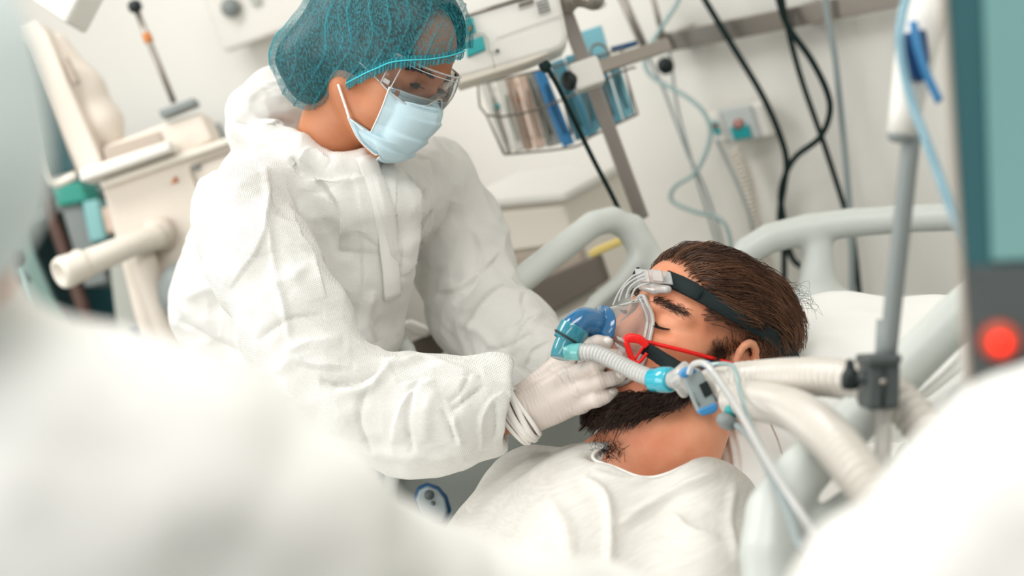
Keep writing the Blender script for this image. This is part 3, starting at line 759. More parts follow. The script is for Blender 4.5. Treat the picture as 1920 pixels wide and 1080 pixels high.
part('recess', slab([(196, 276), (298, 246), (306, 268), (202, 302)], D+.012, .01), 'warm_dark', mc, bevel=.003)
part('flow_block', slab([(296, 207), (362, 182), (367, 195), (301, 221)], D, .05), 'grey_plastic', mc, bevel=.004)
rd = part('rod', tube(PL((254, 14, D+.02), (326, 192, D+.02)), 6*S(D), 10, 2), 'steel', mc)
part('knob', lathe(P(249, 2, D+.02), P(258, 24, D+.02), [(0, .008), (.004, .014), (.018, .015), (.024, .009)], 14), 'black', rd)
part('orange_ring', lathe(P(273, 62, D+.02), P(281, 82, D+.02), [(0, .008), (.002, .0095), (.020, .0095), (.022, .008)], 12), 'orange', rd)
part('cabinet', slab([(188, 348), (470, 250), (640, 700), (560, 1000), (340, 900), (262, 640), (205, 410)], D+.0, .45), 'warm_plastic', mc, bevel=.012)
part('ledge', slab([(184, 340), (468, 242), (473, 256), (190, 354)], D-.02, .45), 'cream', mc, bevel=.006)
part('panel_seam', line([(440, 282), (372, 306), (358, 318), (372, 356), (420, 480), (470, 600)], 2.5, D-.004), 'warm_dark', mc)
part('screw', lathe(P(369, 314, D-.002), P(369, 314, D-.012), [(0, .007), (.006, .006)], 10), 'grey_plastic', mc)
part('warning_label', slab([(320, 345), (328, 330), (335, 341)], D-.003, .004), 'orange', mc)
part('arm_tube', tube(PL((296, 444, D-.04), (240, 462, D-.10), (150, 500, D-.16)), [24*S(D), 22*S(D), 26*S(D)], 16, 6), 'cream', mc)
part('arm_cap', lathe(P(160, 494, D-.15), P(112, 514, D-.19), [(0, .030), (.012, .034), (.02, .031), (.05, .034), (.06, .030), (.062, .022), (.05, .018)], 20), 'cream', mc)
part('arm_socket', lathe(P(272, 440, D-.03), P(310, 440, D), [(0, .030), (.03, .034), (.05, .036)], 16), 'warm_plastic', mc)
part('column', tube(PL((262, 470, D-.03), (300, 590, D-.03), (390, 860, D-.03)), 26*S(D), 16, 4), 'warm_plastic', mc)
part('absorber', blob(Body().el(P(338, 545, D-.06)*0 + pt(338, 545, D-.06), (.045, .06, .05), .01), .006), 'grey_plastic', mc)
mb_ = P(450, 800, 3.24); mh = P(450, 900, 3.2)[2]
part('base', obox(np.array([mb_[0], mb_[1], (mh+.10)/2]), WX, UPW, WN, .26, (mh-.10)/2, .22), 'warm_plastic', mc, bevel=.015)
for sx2 in (-1, 1):
    for sy2 in (-1, 1):
        q = np.array([mb_[0], mb_[1], .05]) + WX*.22*sx2 + WN*.18*sy2; part('castor', lathe(q - WX*.02, q + WX*.02, [(0, .035), (.006, .05), (.034, .05), (.04, .035)], 16), 'dark_grey', mc)
# supply shelving behind the machine
sv = thing('supply_shelf', 'teal glass supply shelf at the far left', 'shelf', P(120, 700, 3.5))
svc = P(95, 345, 3.62); sx_ = np.array([.93, -.36, 0]); sn_ = np.array([-.36, -.93, 0]); zt = svc[2]
part('back_panel', obox(np.array([svc[0], svc[1], zt/2]) - sn_*.16, sx_, UPW, sn_, .42, zt/2, .012), 'teal_dark', sv, smooth=False)
part('glass_door', obox(np.array([svc[0], svc[1], zt/2]) - sx_*.26 + sn_*.08, sx_, UPW, sn_, .19, zt/2 - .02, .006), 'shelf_glass', sv, bevel=.002)
part('side_panel', obox(np.array([svc[0], svc[1], zt/2]) + sx_*.41 - sn_*.06, sx_, UPW, sn_, .012, zt/2, .10), 'grey_plastic', sv, smooth=False)
for q in (.06, .42, .72): part('shelf_board', obox(np.array([svc[0], svc[1], zt - q]) - sn_*.05, sx_, UPW, sn_, .41, .010, .11), 'grey_plastic', sv, smooth=False)
part('post', tube(PL((66, 330, 3.45), (110, 440, 3.45), (170, 620, 3.45)), 13*S(3.45), 12, 3), 'brown', sv)
def sbox(label, poly, d, th, m): return tag(part('storage_box', slab(poly, d, th), m, bevel=.008), label, 'box')
sbox('green storage box on the supply shelf beside the screen', [(92, 348), (150, 340), (166, 376), (108, 388)], 3.40, .14, 'green_teal')
sbox('grey-blue storage bin below the green box', [(112, 386), (152, 378), (204, 530), (158, 540)], 3.42, .16, 'grey_plastic')
sbox('pale teal storage bin next to the brown post', [(152, 378), (184, 372), (200, 448), (168, 456)], 3.40, .12, 'teal_pale')
sbox('clear storage bin low on the supply shelf', [(204, 500), (240, 490), (280, 640), (222, 650)], 3.36, .12, 'grey_pack')
sbox('peach storage box behind the cream arm tube', [(188, 390), (212, 382), (222, 432), (200, 440)], 3.36, .1, 'pink_pack')
sbox('small navy box at the bottom of the supply shelf', [(238, 618), (258, 612), (266, 636), (246, 642)], 3.30, .06, 'navy')
vs = thing('valve_fitting', 'dark valve with pale tubes at the left edge', 'valve', P(20, 560, 3.2))
part('valve', lathe(P(18, 470, 3.2), P(34, 496, 3.2), [(0, .012), (.01, .022), (.03, .02), (.04, .01)], 12), 'black', vs)
part('valve_block', slab([(-20, 528), (40, 510), (50, 528), (-10, 548)], 3.2, .04), 'teal_dark', vs, bevel=.004)
part('gauge', lathe(P(8, 530, 3.19), P(4, 530, 3.14), [(0, .014), (.02, .013)], 14), 'label_white', vs)
part('pipe', line([(34, 500), (52, 560), (70, 640)], 6, 3.2), 'teal_pale', vs); part('pipe', line([(14, 540), (30, 600), (44, 660)], 8, 3.2), 'teal_pale', vs)
# overhead lamp shade corner, top left
tag(part('lamp_shade', slab([(40, -40), (60, 0), (125, 46), (170, -40)], 2.6, .12), 'white_plastic', bevel=.01), 'white hanging lamp shade corner at the top left', 'lamp')
# ------------------------------------------------------------------ people
def head_body(female=False, cz=.088, fz=.070):
    """head in its own frame: x forward, y left, z up, origin between the ears"""
    b = Body()
    b.el((-.012, 0, .045), (.100, .078, cz), .02)
    b.el((.045, 0, .045), (.062, .066, fz), .03)                     # forehead
    b.el((.040, 0, -.035), (.066, .060, .082), .03)                    # face
    b.rc((.005, .052, -.055), .024, (.082, .018, -.098), .022, .03)    # jaw
    b.rc((.005, -.052, -.055), .024, (.082, -.018, -.098), .022, .03)
    b.el((.092, 0, -.098), (.024, .026, .022), .02)                    # chin
    for s in (1, -1):
        b.el((.068, s*.046, -.012), (.034, .026, .022), .02)           # cheekbone
        b.el((.066, s*.036, -.05), (.036, .028, .032), .02)            # cheek
        b.rc((.100, s*.012, .030), .011, (.082, s*.050, .030), .011, .014)   # brow ridge
    b.rc((.104, 0, .018), .008, (.128, 0, -.026), .0125, .012)         # nose
    for s in (1, -1): b.el((.114, s*.015, -.030), (.012, .0085, .009), .008)
    b.el((.102, 0, -.055), (.018, .028, .016), .015)
    b.rc((.108, -.016, -.055), .006, (.108, .016, -.055), .006, .008)  # lips
    b.rc((.106, -.014, -.066), .007, (.106, .014, -.066), .007, .006)
    for s in (1, -1):
        b.el((.112, s*.034, .010), (.020, .019, .012), .012, sub=True)  # socket
        b.el((.086, s*.0335, .011), (.0155, .0185, .0135), .004)        # lid over the eyeball
    return b
def add_ear(b, s):
    c = np.array([-.006, s*.076, -.002]); t = -.14
    def q(x, y, z): return c + np.array([x*math.cos(t) - z*math.sin(t), s*y, x*math.sin(t) + z*math.cos(t)])
    b.el(q(-.004, .000, .0), (.014, .008, .026), .006)
    ring = []
    for a in np.linspace(-60, 230, 12):
        r = math.radians(a); ring.append((q(-.004 - .0165*math.cos(r+.2)*1.0, .010 + .003*math.sin(r), .004 + .028*math.sin(r)), .0046))
    b.chain(ring, .004)
    b.rc(q(.006, .004, -.027), .0075, q(.002, .006, -.019), .008, .006)
    b.rc(q(.012, .005, -.004), .004, q(.010, .006, .004), .004, .004)
    b.el(q(-.002, .013, .002), (.0085, .008, .014), .004, sub=True)
class Frame:
    """a head's own frame placed in view space"""
    def __init__(s, F, U, side, local, at, scale):
        F = nrm(F); U = np.asarray(U, float); U = nrm(U - U.dot(F)*F); e = np.array([0, 0, side*1.0]); L = nrm(e - e.dot(F)*F - e.dot(U)*U)
        s.M = np.stack([F, L, U], 1); s.k = scale; s.o = np.asarray(at) - s.M@(np.asarray(local)*scale)
    def v(s, p): return s.k*(np.asarray(p, float)@s.M.T) + s.o        # local -> view
    def w(s, p): return v2w(s.v(p))
    def l(s, v): return (np.asarray(v) - s.o)@s.M/s.k                 # view -> local
    def flipped(s): return np.linalg.det(s.M) < 0                      # in view space
    def wf(s, Q):                                                      # faces of a local closed mesh -> world orientation
        return flip(Q) if np.linalg.det(V2W@s.M) < 0 else Q
def yawed(fx, fy, yaw):
    c, n = math.cos(math.radians(yaw)), math.sin(math.radians(yaw)); q = np.array([fx, fy]); q = q/np.linalg.norm(q)
    return np.array([q[0]*c, q[1]*c, -n])
def set_attr(o, name, val):
    a = o.data.attributes.new(name, 'FLOAT', 'POINT'); a.data.foreach_set('value', np.ascontiguousarray(val, np.float32))

# ---- the patient
PF = Frame(yawed(-.93, .36, 33), (.36, .93, -.05), -1, (.100, .0335, .011), pt(1240, 604, 1.925), 1.07)
ph = head_body(cz=.074, fz=.062); add_ear(ph, 1); add_ear(ph, -1)
pl_ = lambda *q: PF.l(pt(*q))
# neck and chest, in the head's frame
ph.rc((-.030, 0, -.02), .060, pl_(1262, 800, 1.99), .064, .03)
ph.rc(pl_(1262, 800, 1.99), .064, pl_(1225, 905, 1.98), .066, .03)
ph.rc(pl_(1000, 970, 2.06), .045, pl_(1235, 960, 2.01), .060, .04)
ph.rc(pl_(1235, 960, 2.01), .060, pl_(1330, 975, 1.91), .040, .04)
ph.rc(pl_(1180, 1030, 2.0), .075, pl_(1080, 1260, 1.85), .08, .05)
ph.rc(pl_(1225, 905, 1.98), .060, pl_(1146, 884, 1.972), .052, .03)
ph.rc((.086, .030, -.100), .03, pl_(1255, 835, 1.95), .055, .03)
PSD = lambda v: ph(PF.l(v))*PF.k
patient = thing('person', 'bearded man in white t-shirt lying eyes closed under breathing mask', 'person', P(1180, 1150, 1.9))
V, Q = ph.mesh(.0028, smooth=1); 
Vl = V.copy()
# lid line: a small crease where the lids meet
pb = part('body', (PF.w(V), PF.wf(Q)), 'skin_patient', patient)
x, y, z = Vl.T
def sm(a, b_, t): t = np.clip((t-a)/(b_-a), 0, 1); return t*t*(3-2*t)
ay = np.abs(y)
def in_poly(px, py, poly):
    ins = np.zeros(px.shape, bool); q = len(poly)-1
    for k in range(len(poly)):
        (x1, y1), (x2, y2) = poly[k], poly[q]; q = k
        ins ^= ((y1 > py) != (y2 > py)) & (px < (x2-x1)*(py-y1)/((y2-y1) or 1e-9) + x1)
    return ins
bx_, by_ = proj(PF.v(np.stack([x, ay, z], 1)))   # beard outline, the same on both cheeks
beard_m = in_poly(bx_, by_, [(1090, 735), (1108, 775), (1128, 790), (1175, 788), (1235, 776), (1285, 752), (1322, 722), (1352, 690), (1362, 655), (1346, 648), (1326, 690), (1290, 712), (1240, 726), (1180, 738), (1140, 735)]).astype(float)*sm(-.17, -.15, z)*(x > -.02)
sideburn = sm(.018, .008, np.abs(x-.026 - .0*z))*sm(-.09, -.07, z)*sm(.03, .01, z)*sm(.045, .055, ay)
scalp = sm(.085, .072, x - .55*(z-.06))*sm(.022, .04, z + .22*x)
set_attr(pb, 'stubble', np.clip(.9*np.maximum.reduce([beard_m, .8*sideburn, scalp*.8]), 0, 1))

def roots(mask, n, seed):
    """n points on the patient's head mesh, picked by the per-vertex weight mask; local frame, with normals"""
    r = np.random.default_rng(seed); fc = Vl[Q].mean(1); wgt = mask[Q].mean(1)*(fc[:, 2] > -.15)*(np.abs(fc[:, 1]) < .10)*((fc[:, 2] > -.06) | (fc[:, 0] > -.005))
    a = np.linalg.norm(np.cross(Vl[Q[:, 2]]-Vl[Q[:, 0]], Vl[Q[:, 3]]-Vl[Q[:, 1]]), axis=1); p = a*wgt; p /= p.sum()
    i = r.choice(len(Q), n, p=p); u, v = r.random((2, n, 1)); q = Vl[Q[i]]
    return (q[:, 0]*(1-u)+q[:, 1]*u)*(1-v) + (q[:, 3]*(1-u)+q[:, 2]*u)*v
HEAD = head_body(cz=.074, fz=.062)
def grow(R, dirf, length, steps, lift0, lift1, jit, seed, wave=0, clump=0, lock=0, base=None):
    """strands from roots R, combed by dirf(p)->vector, kept lift above the head; local frame"""
    hsd = base or HEAD
    r = np.random.default_rng(seed); n = len(R); L = length*(.7+.6*r.random((n, 1))); p = R.copy(); out = [p.copy()]
    ph_ = r.random((n, 1))*6.28; jv = r.normal(0, jit, (n, 3)); lf = .7+.6*r.random(n)
    for s in range(1, steps):
        t = s/(steps-1); d = dirf(p) + jv
        if wave: d = d + wave*np.stack([np.sin(ph_[:, 0]+t*9), np.cos(ph_[:, 0]*.7+t*8), np.sin(ph_[:, 0]*1.3+t*7)], 1)
        if clump: d = d + clump*np.stack([vnoise(p, 55, 11+k*5) for k in range(3)], 1)
        d /= np.linalg.norm(d, axis=1, keepdims=True); p = p + d*L/(steps-1)
        sd = hsd(p); g = grad(hsd, p, 2e-3); want = (lift0 + (lift1-lift0)*math.sin(math.pi*min(t*1.1, 1)*.6))*lf
        p = p + g*(want - sd)[:, None]*np.where(sd < want, 1.0, .35)[:, None]
        out.append(p.copy())
    O = np.stack(out, 1)
    if lock:                                    # gather the strands into locks
        ci = r.choice(n, lock, replace=False); near_ = np.concatenate([np.argmin(((R[i:i+800, None] - R[None, ci])**2).sum(2), 1) for i in range(0, n, 800)])
        wgt = (np.linspace(0, 1, steps)**.7*.72)[None, :, None]; rel = (R - R[ci[near_]])[:, None]*np.linspace(1, .35, steps)[None, :, None]
        O = O*(1-wgt) + (O[ci[near_]] + rel)*wgt; TONE[0] = np.clip(r.random(lock)[near_]*.75 + r.random(n)*.35 - .05, 0, 1)
    else: TONE[0] = r.random(n)
    return O
TONE = [None]
def hair(name, G, r0, r1, m, parent, label=None):
    n, k, _ = G.shape; Vw, Qw = strands(PF.w(G.reshape(-1, 3)).reshape(n, k, 3), r0, r1)
    o = part(name, (Vw, Qw), m, parent, label=label, kind='stuff')
    set_attr(o, 'tone', np.repeat(TONE[0] if TONE[0] is not None and len(TONE[0]) == n else np.full(n, .3), k*3)); return o
# scalp hair swept back, thick on top, cropped at the temple
top = sm(.088, .078, x - .5*(z-.07))*sm(.045, .065, z + .30*x - .0*ay)*sm(-.20, -.10, x)
Rt = roots(top, 5200, 1)
def comb_top(p):
    t = np.zeros_like(p); t[:, 0] = -1; t[:, 2] = .30*sm(.0, .09, p[:, 0]) - .75*sm(.02, -.09, p[:, 0]); t[:, 1] = .25*np.sign(p[:, 1])*sm(.0, .05, np.abs(p[:, 1]))
    return t
hair('hair', grow(Rt, comb_top, .085, 11, .003, .013, .14, 2, .10, .50, 420), .00055, .0002, 'hair_brown', patient, 'dark brown hair swept back')
Rb = roots(top*sm(.03, -.03, x), 1500, 3)
hair('hair', grow(Rb, comb_top, .07, 9, .004, .019, .22, 4, .16, .45, 160), .0005, .0002, 'hair_brown', patient)
side = sm(.050, .030, np.abs(x+.012))*sm(.004, .016, z)*sm(.085, .06, z)*sm(.04, .055, ay) + sm(-.02, -.05, x)*sm(-.055, -.03, z)*sm(.07, .05, z)
Rs = roots(side, 3800, 5)
def comb_side(p):
    t = np.zeros_like(p); t[:, 0] = -.55; t[:, 2] = -.8; return t
hair('temple_hair', grow(Rs, comb_side, .014, 5, .001, .003, .25, 6), .00035, .00018, 'hair_brown', patient)
Rd = roots(np.clip(sideburn, 0, 1), 500, 7)
hair('sideburn', grow(Rd, comb_side, .010, 4, .001, .003, .3, 8), .0004, .0002, 'hair_brown', patient)
# beard
bm_ = beard_m
Rr = roots(np.clip(bm_, 0, 1), 9000, 9)
def comb_beard(p):
    t = np.zeros_like(p); t[:, 0] = .62; t[:, 2] = -.70; t[:, 1] = .15*np.sign(p[:, 1]); return t
hair('beard', grow(Rr, comb_beard, .026, 6, .004, .014, .22, 10, .06, .35, 1300, ph), .00050, .0002, 'beard_hair', patient, 'full dark beard')
# brows, lashes
for s in (1, -1):
    brow = np.exp(-((z-.034 + .10*(ay-.036)**2*100*.12)/.0032)**2)*sm(.013, .018, ay)*sm(.060, .050, ay)*sm(.06, .07, x)*(np.sign(y) == s)
    Rw = roots(brow + 1e-9, 210, 20+s)
    def comb_brow(p, s=s):
        t = np.zeros_like(p); t[:, 1] = s; t[:, 0] = -.5; t[:, 2] = .35 - .5*sm(.03, .05, np.abs(p[:, 1])); return t
    hair('eyebrow', grow(Rw, comb_brow, .009, 4, .0008, .0018, .22, 22+s), .00038, .0002, 'brow_hair', patient)
    yy = np.linspace(.0195, .0485, 46); tq = (yy-.0195)/.029
    L = list(zip(press(ph, np.stack([np.full(46, .125), s*yy, .0082 - .0052*np.sin(np.pi*tq)*.6 - .001*tq], 1)), tq))
    lid = np.array([p for p, _ in L])
    part('lid_line', tube(PF.w(lid + [[.0003, 0, 0]]), [.0004, .0009, .0009, .0004], 6, 1, smooth=False), 'lash_black', patient)
    lash = np.stack([np.stack([p, p + np.array([.004, s*(t-.4)*.004, -.0022]), p + np.array([.0075, s*(t-.4)*.009, -.0028])]) for p, t in L for _ in (0,)])
    hair('eyelashes', lash, .0003, .00012, 'lash_black', patient)
def relax_loop(C, n=2):
    for _ in range(n): C = .5*C + .25*(np.roll(C, 1, 0) + np.roll(C, -1, 0))
    return C
# t-shirt over the chest, cut at the neckline
sh = Body()
G = lambda *q: pt(*q)
sh.pxchain([(1025, 945, 2.05, 106), (1120, 935, 2.0, 92), (1235, 955, 1.97, 98), (1330, 965, 1.86, 92)], .045)
sh.pxchain([(990, 960, 2.05, 100), (930, 1040, 2.0, 90), (890, 1140, 1.9, 88)], .04)
sh.pxchain([(1322, 960, 1.85, 88), (1335, 1090, 1.74, 92), (1310, 1240, 1.65, 92)], .04)
sh.el(pt(1160, 1030, 1.93), (.165, .13, .10), .06)
sh.pxchain([(1140, 1080, 1.90, 200), (1080, 1300, 1.70, 210)], .06)
sh.rc(pt(1262, 760, 1.94), .060, pt(1228, 868, 1.90), .062, .012, sub=True)
sh.rc(pt(1216, 830, 1.88), .050, pt(1140, 852, 1.90), .030, .012, sub=True)
Vs, Qs = sh.mesh(.0055, smooth=2); Vs, Qs = subdivide(Vs, Qs); Ns = vnormals(Vs, Qs)
if (Ns*(Vs-Vs.mean(0))).sum() < 0: Ns = -Ns
FOLD = 1.5
Vs = fold(Vs, Ns, None, [
    (None, 'ridge', [(1090, 900), (1135, 930), (1145, 990), (1142, 1070)], 10, .006),
    (None, 'ridge', [(1350, 885), (1270, 920), (1200, 960), (1150, 990)], 9, .006),
    (None, 'step', [(1030, 850), (960, 890), (880, 960)], 22, .004),
    (None, 'ridge', [(1230, 890), (1180, 905), (1110, 890)], 8, .003),
    (None, 'ridge', [(1380, 900), (1370, 980), (1385, 1060)], 9, .004),
    (None, 'ridge', [(1020, 930), (1060, 990), (1070, 1060)], 16, .004),
    (None, 'crease', [(1260, 960), (1300, 1000), (1350, 1010)], 10, .004),
])
FOLD = 1.0
d1, d2 = worley(Vs + .02*vnoise(Vs, 9, 5)[:, None], 9, 2)
Vs += Ns*(.0022*fbm(Vs, 14, 3, 3) + .006*(d1-.5))[:, None]
part('t_shirt', (v2w(Vs), flip(Qs)), 'tshirt', patient, label='white slub cotton t-shirt')
# neckline hem, along the edge where the cloth ends
hb0 = Body(); hb0.pr = [q for q in sh.pr if not q[3]]; cut = Body(); cut.pr = [q[:3] + (False,) + q[4:] for q in sh.pr if q[3]]
on = (np.abs(hb0(Vs)) < .006) & (np.abs(cut(Vs)) < .005); E0 = Vs[on]; nc = pt(1215, 862, 1.93); na = nrm(pt(1262, 760, 1.96) - pt(1228, 880, 1.90))
e1 = nrm(np.cross(na, [0, 0, 1])); e2 = np.cross(na, e1); an = np.arctan2((E0-nc)@e2, (E0-nc)@e1); hem = []
for a in np.arange(-math.pi, math.pi, .16):
    m = np.abs((an-a+math.pi) % (2*math.pi) - math.pi) < .16
    if m.sum() > 2: hem.append(E0[m].mean(0))
hem = np.array(hem); hem = relax_loop(hem) if len(hem) > 8 else hem
part('neckline', tube(v2w(hem), .0026, 8, 4, closed=True), 'band_white', patient)
# chest hair at the collar
ch = RNG.normal(0, 1, (110, 2)); C0 = []
for q in march_many(PSD, 1140 + ch[:, 0]*17, 850 + ch[:, 1]*11, 0, 1.75, 2.2):
    if not np.isnan(q[0]):
        d = np.array([RNG.normal(0, .4), .5 + RNG.normal(0, .3), -.35]); d /= np.linalg.norm(d); s2 = np.array([RNG.normal(0, .3), RNG.normal(0, .3), 0])
        C0.append(np.stack([q, q + d*.007, q + d*.013 + s2*.006, q + d*.017 + s2*.014]))
C0 = np.array(C0); n_, k_, _ = C0.shape; Vw, Qw = strands(v2w(C0.reshape(-1, 3)).reshape(n_, k_, 3), .00035, .00015)
part('chest_hair', (Vw, Qw), 'beard_hair', patient, kind='stuff')
# stray hair behind the crown
fl = []
for i in range(26):
    a = RNG.random(); x0, y0 = 1455 + 40*a, 535 + 40*a
    p0 = pt(x0, y0, 2.0); fl.append(catmull(np.array([p0, p0 + [.012, .004*RNG.normal(), 0], p0 + [.028 + .006*RNG.normal(), .001 + .006*RNG.normal(), 0], p0 + [.034 + .004*RNG.normal(), -.014 + .008*RNG.normal(), .003]]), 4))
fl = np.array(fl); n_, k_, _ = fl.shape; Vw, Qw = strands(v2w(fl.reshape(-1, 3)).reshape(n_, k_, 3), .0003, .00015)
part('stray_hair', (Vw, Qw), 'hair_brown', patient, kind='stuff')
# ---- the nurse
nurse = thing('person', 'nurse in white coverall, teal cap, goggles and face mask leaning over the bed', 'person', P(540, 1100, 2.38)*[1, 1, 0])
NF = Frame((.70, -.55, -.42), (.5, .82, -.28), 1, (.100, -.0335, .011), pt(778, 157, 2.03), .95)
nh = head_body(True)
nl = lambda *q: NF.l(pt(*q))
nh.rc((-.025, 0, -.02), .056, nl(640, 235, 2.16), .056, .03)
nh.rc(nl(640, 235, 2.16), .058, nl(610, 330, 2.24), .075, .03)
nh.chain([(nl(610, 330, 2.25), .075), (nl(590, 600, 2.30), .11), (nl(560, 860, 2.38), .12)], .04)
nh.chain([(nl(600, 350, 2.24), .07), (nl(460, 400, 2.10), .055), (nl(615, 735, 1.97), .042), (nl(900, 775, 1.96), .032), (nl(985, 775, 1.955), .027)], .03)
nh.chain([(nl(640, 350, 2.25), .07), (nl(815, 345, 2.36), .055), (nl(905, 590, 2.34), .042), (nl(1000, 675, 2.17), .03), (nl(1035, 680, 2.12), .026)], .03)
NSD = lambda v: nh(NF.l(v))*NF.k
V, Q = nh.mesh(.004, smooth=1); nvl = V
nb = part('body', (NF.w(V), NF.wf(Q)), 'skin_nurse', nurse)
set_attr(nb, 'stubble', np.zeros(len(V)))
# coverall
cv = Body()
T_, A_, B_, H_ = 0, 1, 2, 3
cv.pxchain([(640, 385, 2.20, 112), (600, 520, 2.25, 150), (585, 640, 2.29, 152), (560, 880, 2.36, 190), (545, 1200, 2.42, 220)], .05, T_)
cv.pxchain([(500, 345, 2.28, 85), (478, 430, 2.30, 96), (440, 570, 2.34, 110), (470, 700, 2.38, 100), (500, 900, 2.4, 130)], .05, T_)
cv.pxchain([(680, 395, 2.16, 105), (690, 500, 2.17, 70), (680, 620, 2.2, 62)], .05, T_)
cv.pxchain([(585, 335, 2.22, 58), (500, 370, 2.16, 78), (450, 402, 2.08, 80)], .05, T_)
cv.pxchain([(690, 350, 2.22, 72), (770, 345, 2.30, 80), (815, 350, 2.36, 78)], .05, T_)
cv.pxchain([(452, 402, 2.08, 86), (500, 500, 2.03, 97), (560, 615, 1.98, 98), (622, 738, 1.945, 100)], .03, A_)
cv.pxchain([(622, 738, 1.945, 100), (690, 765, 1.935, 94), (780, 776, 1.93, 103), (860, 772, 1.935, 95), (930, 758, 1.945, 76), (975, 755, 1.95, 72)], .03, A_)
cv.pxchain([(812, 345, 2.36, 80), (862, 430, 2.38, 80), (872, 500, 2.38, 88), (900, 580, 2.34, 86), (962, 638, 2.24, 82), (1010, 668, 2.17, 62), (1030, 685, 2.13, 50)], .03, B_)
# hood thrown back, bunched behind the neck; collar
cv.pxchain([(560, 195, 2.36, 55), (510, 185, 2.33, 52), (470, 205, 2.28, 40), (462, 245, 2.24, 36), (510, 262, 2.18, 34), (560, 285, 2.13, 30)], .018, H_)
cv.pxchain([(468, 240, 2.26, 42), (520, 225, 2.28, 55), (560, 250, 2.28, 48)], .02, H_)
cv.pxchain([(545, 270, 2.16, 26), (585, 300, 2.12, 22), (635, 315, 2.10, 22), (685, 305, 2.10, 22)], .015, H_)
# neck opening and cuff mouth
cv.rc(pt(650, 190, 2.15), .060, pt(628, 268, 2.19), .064, .006, H_, sub=True)
cv.rc(pt(990, 775, 1.95), .040, pt(952, 770, 1.95), .036, .004, A_, sub=True)
cv.el(pt(993, 768, 1.95), (.040, .085, .09), .004, A_, sub=True)
V, Q = cv.mesh(.0052, hi=np.array([9, 9, 9]), lo=pt(0, 1130, 2.2)*np.array([1, 1, 0]) + np.array([0, 0, 0]), smooth=2)
V, Q = subdivide(V, Q); N = vnormals(V, Q)
lab = cv.groups(V)
if (N*(V-V.mean(0))).sum() < 0: N = -N
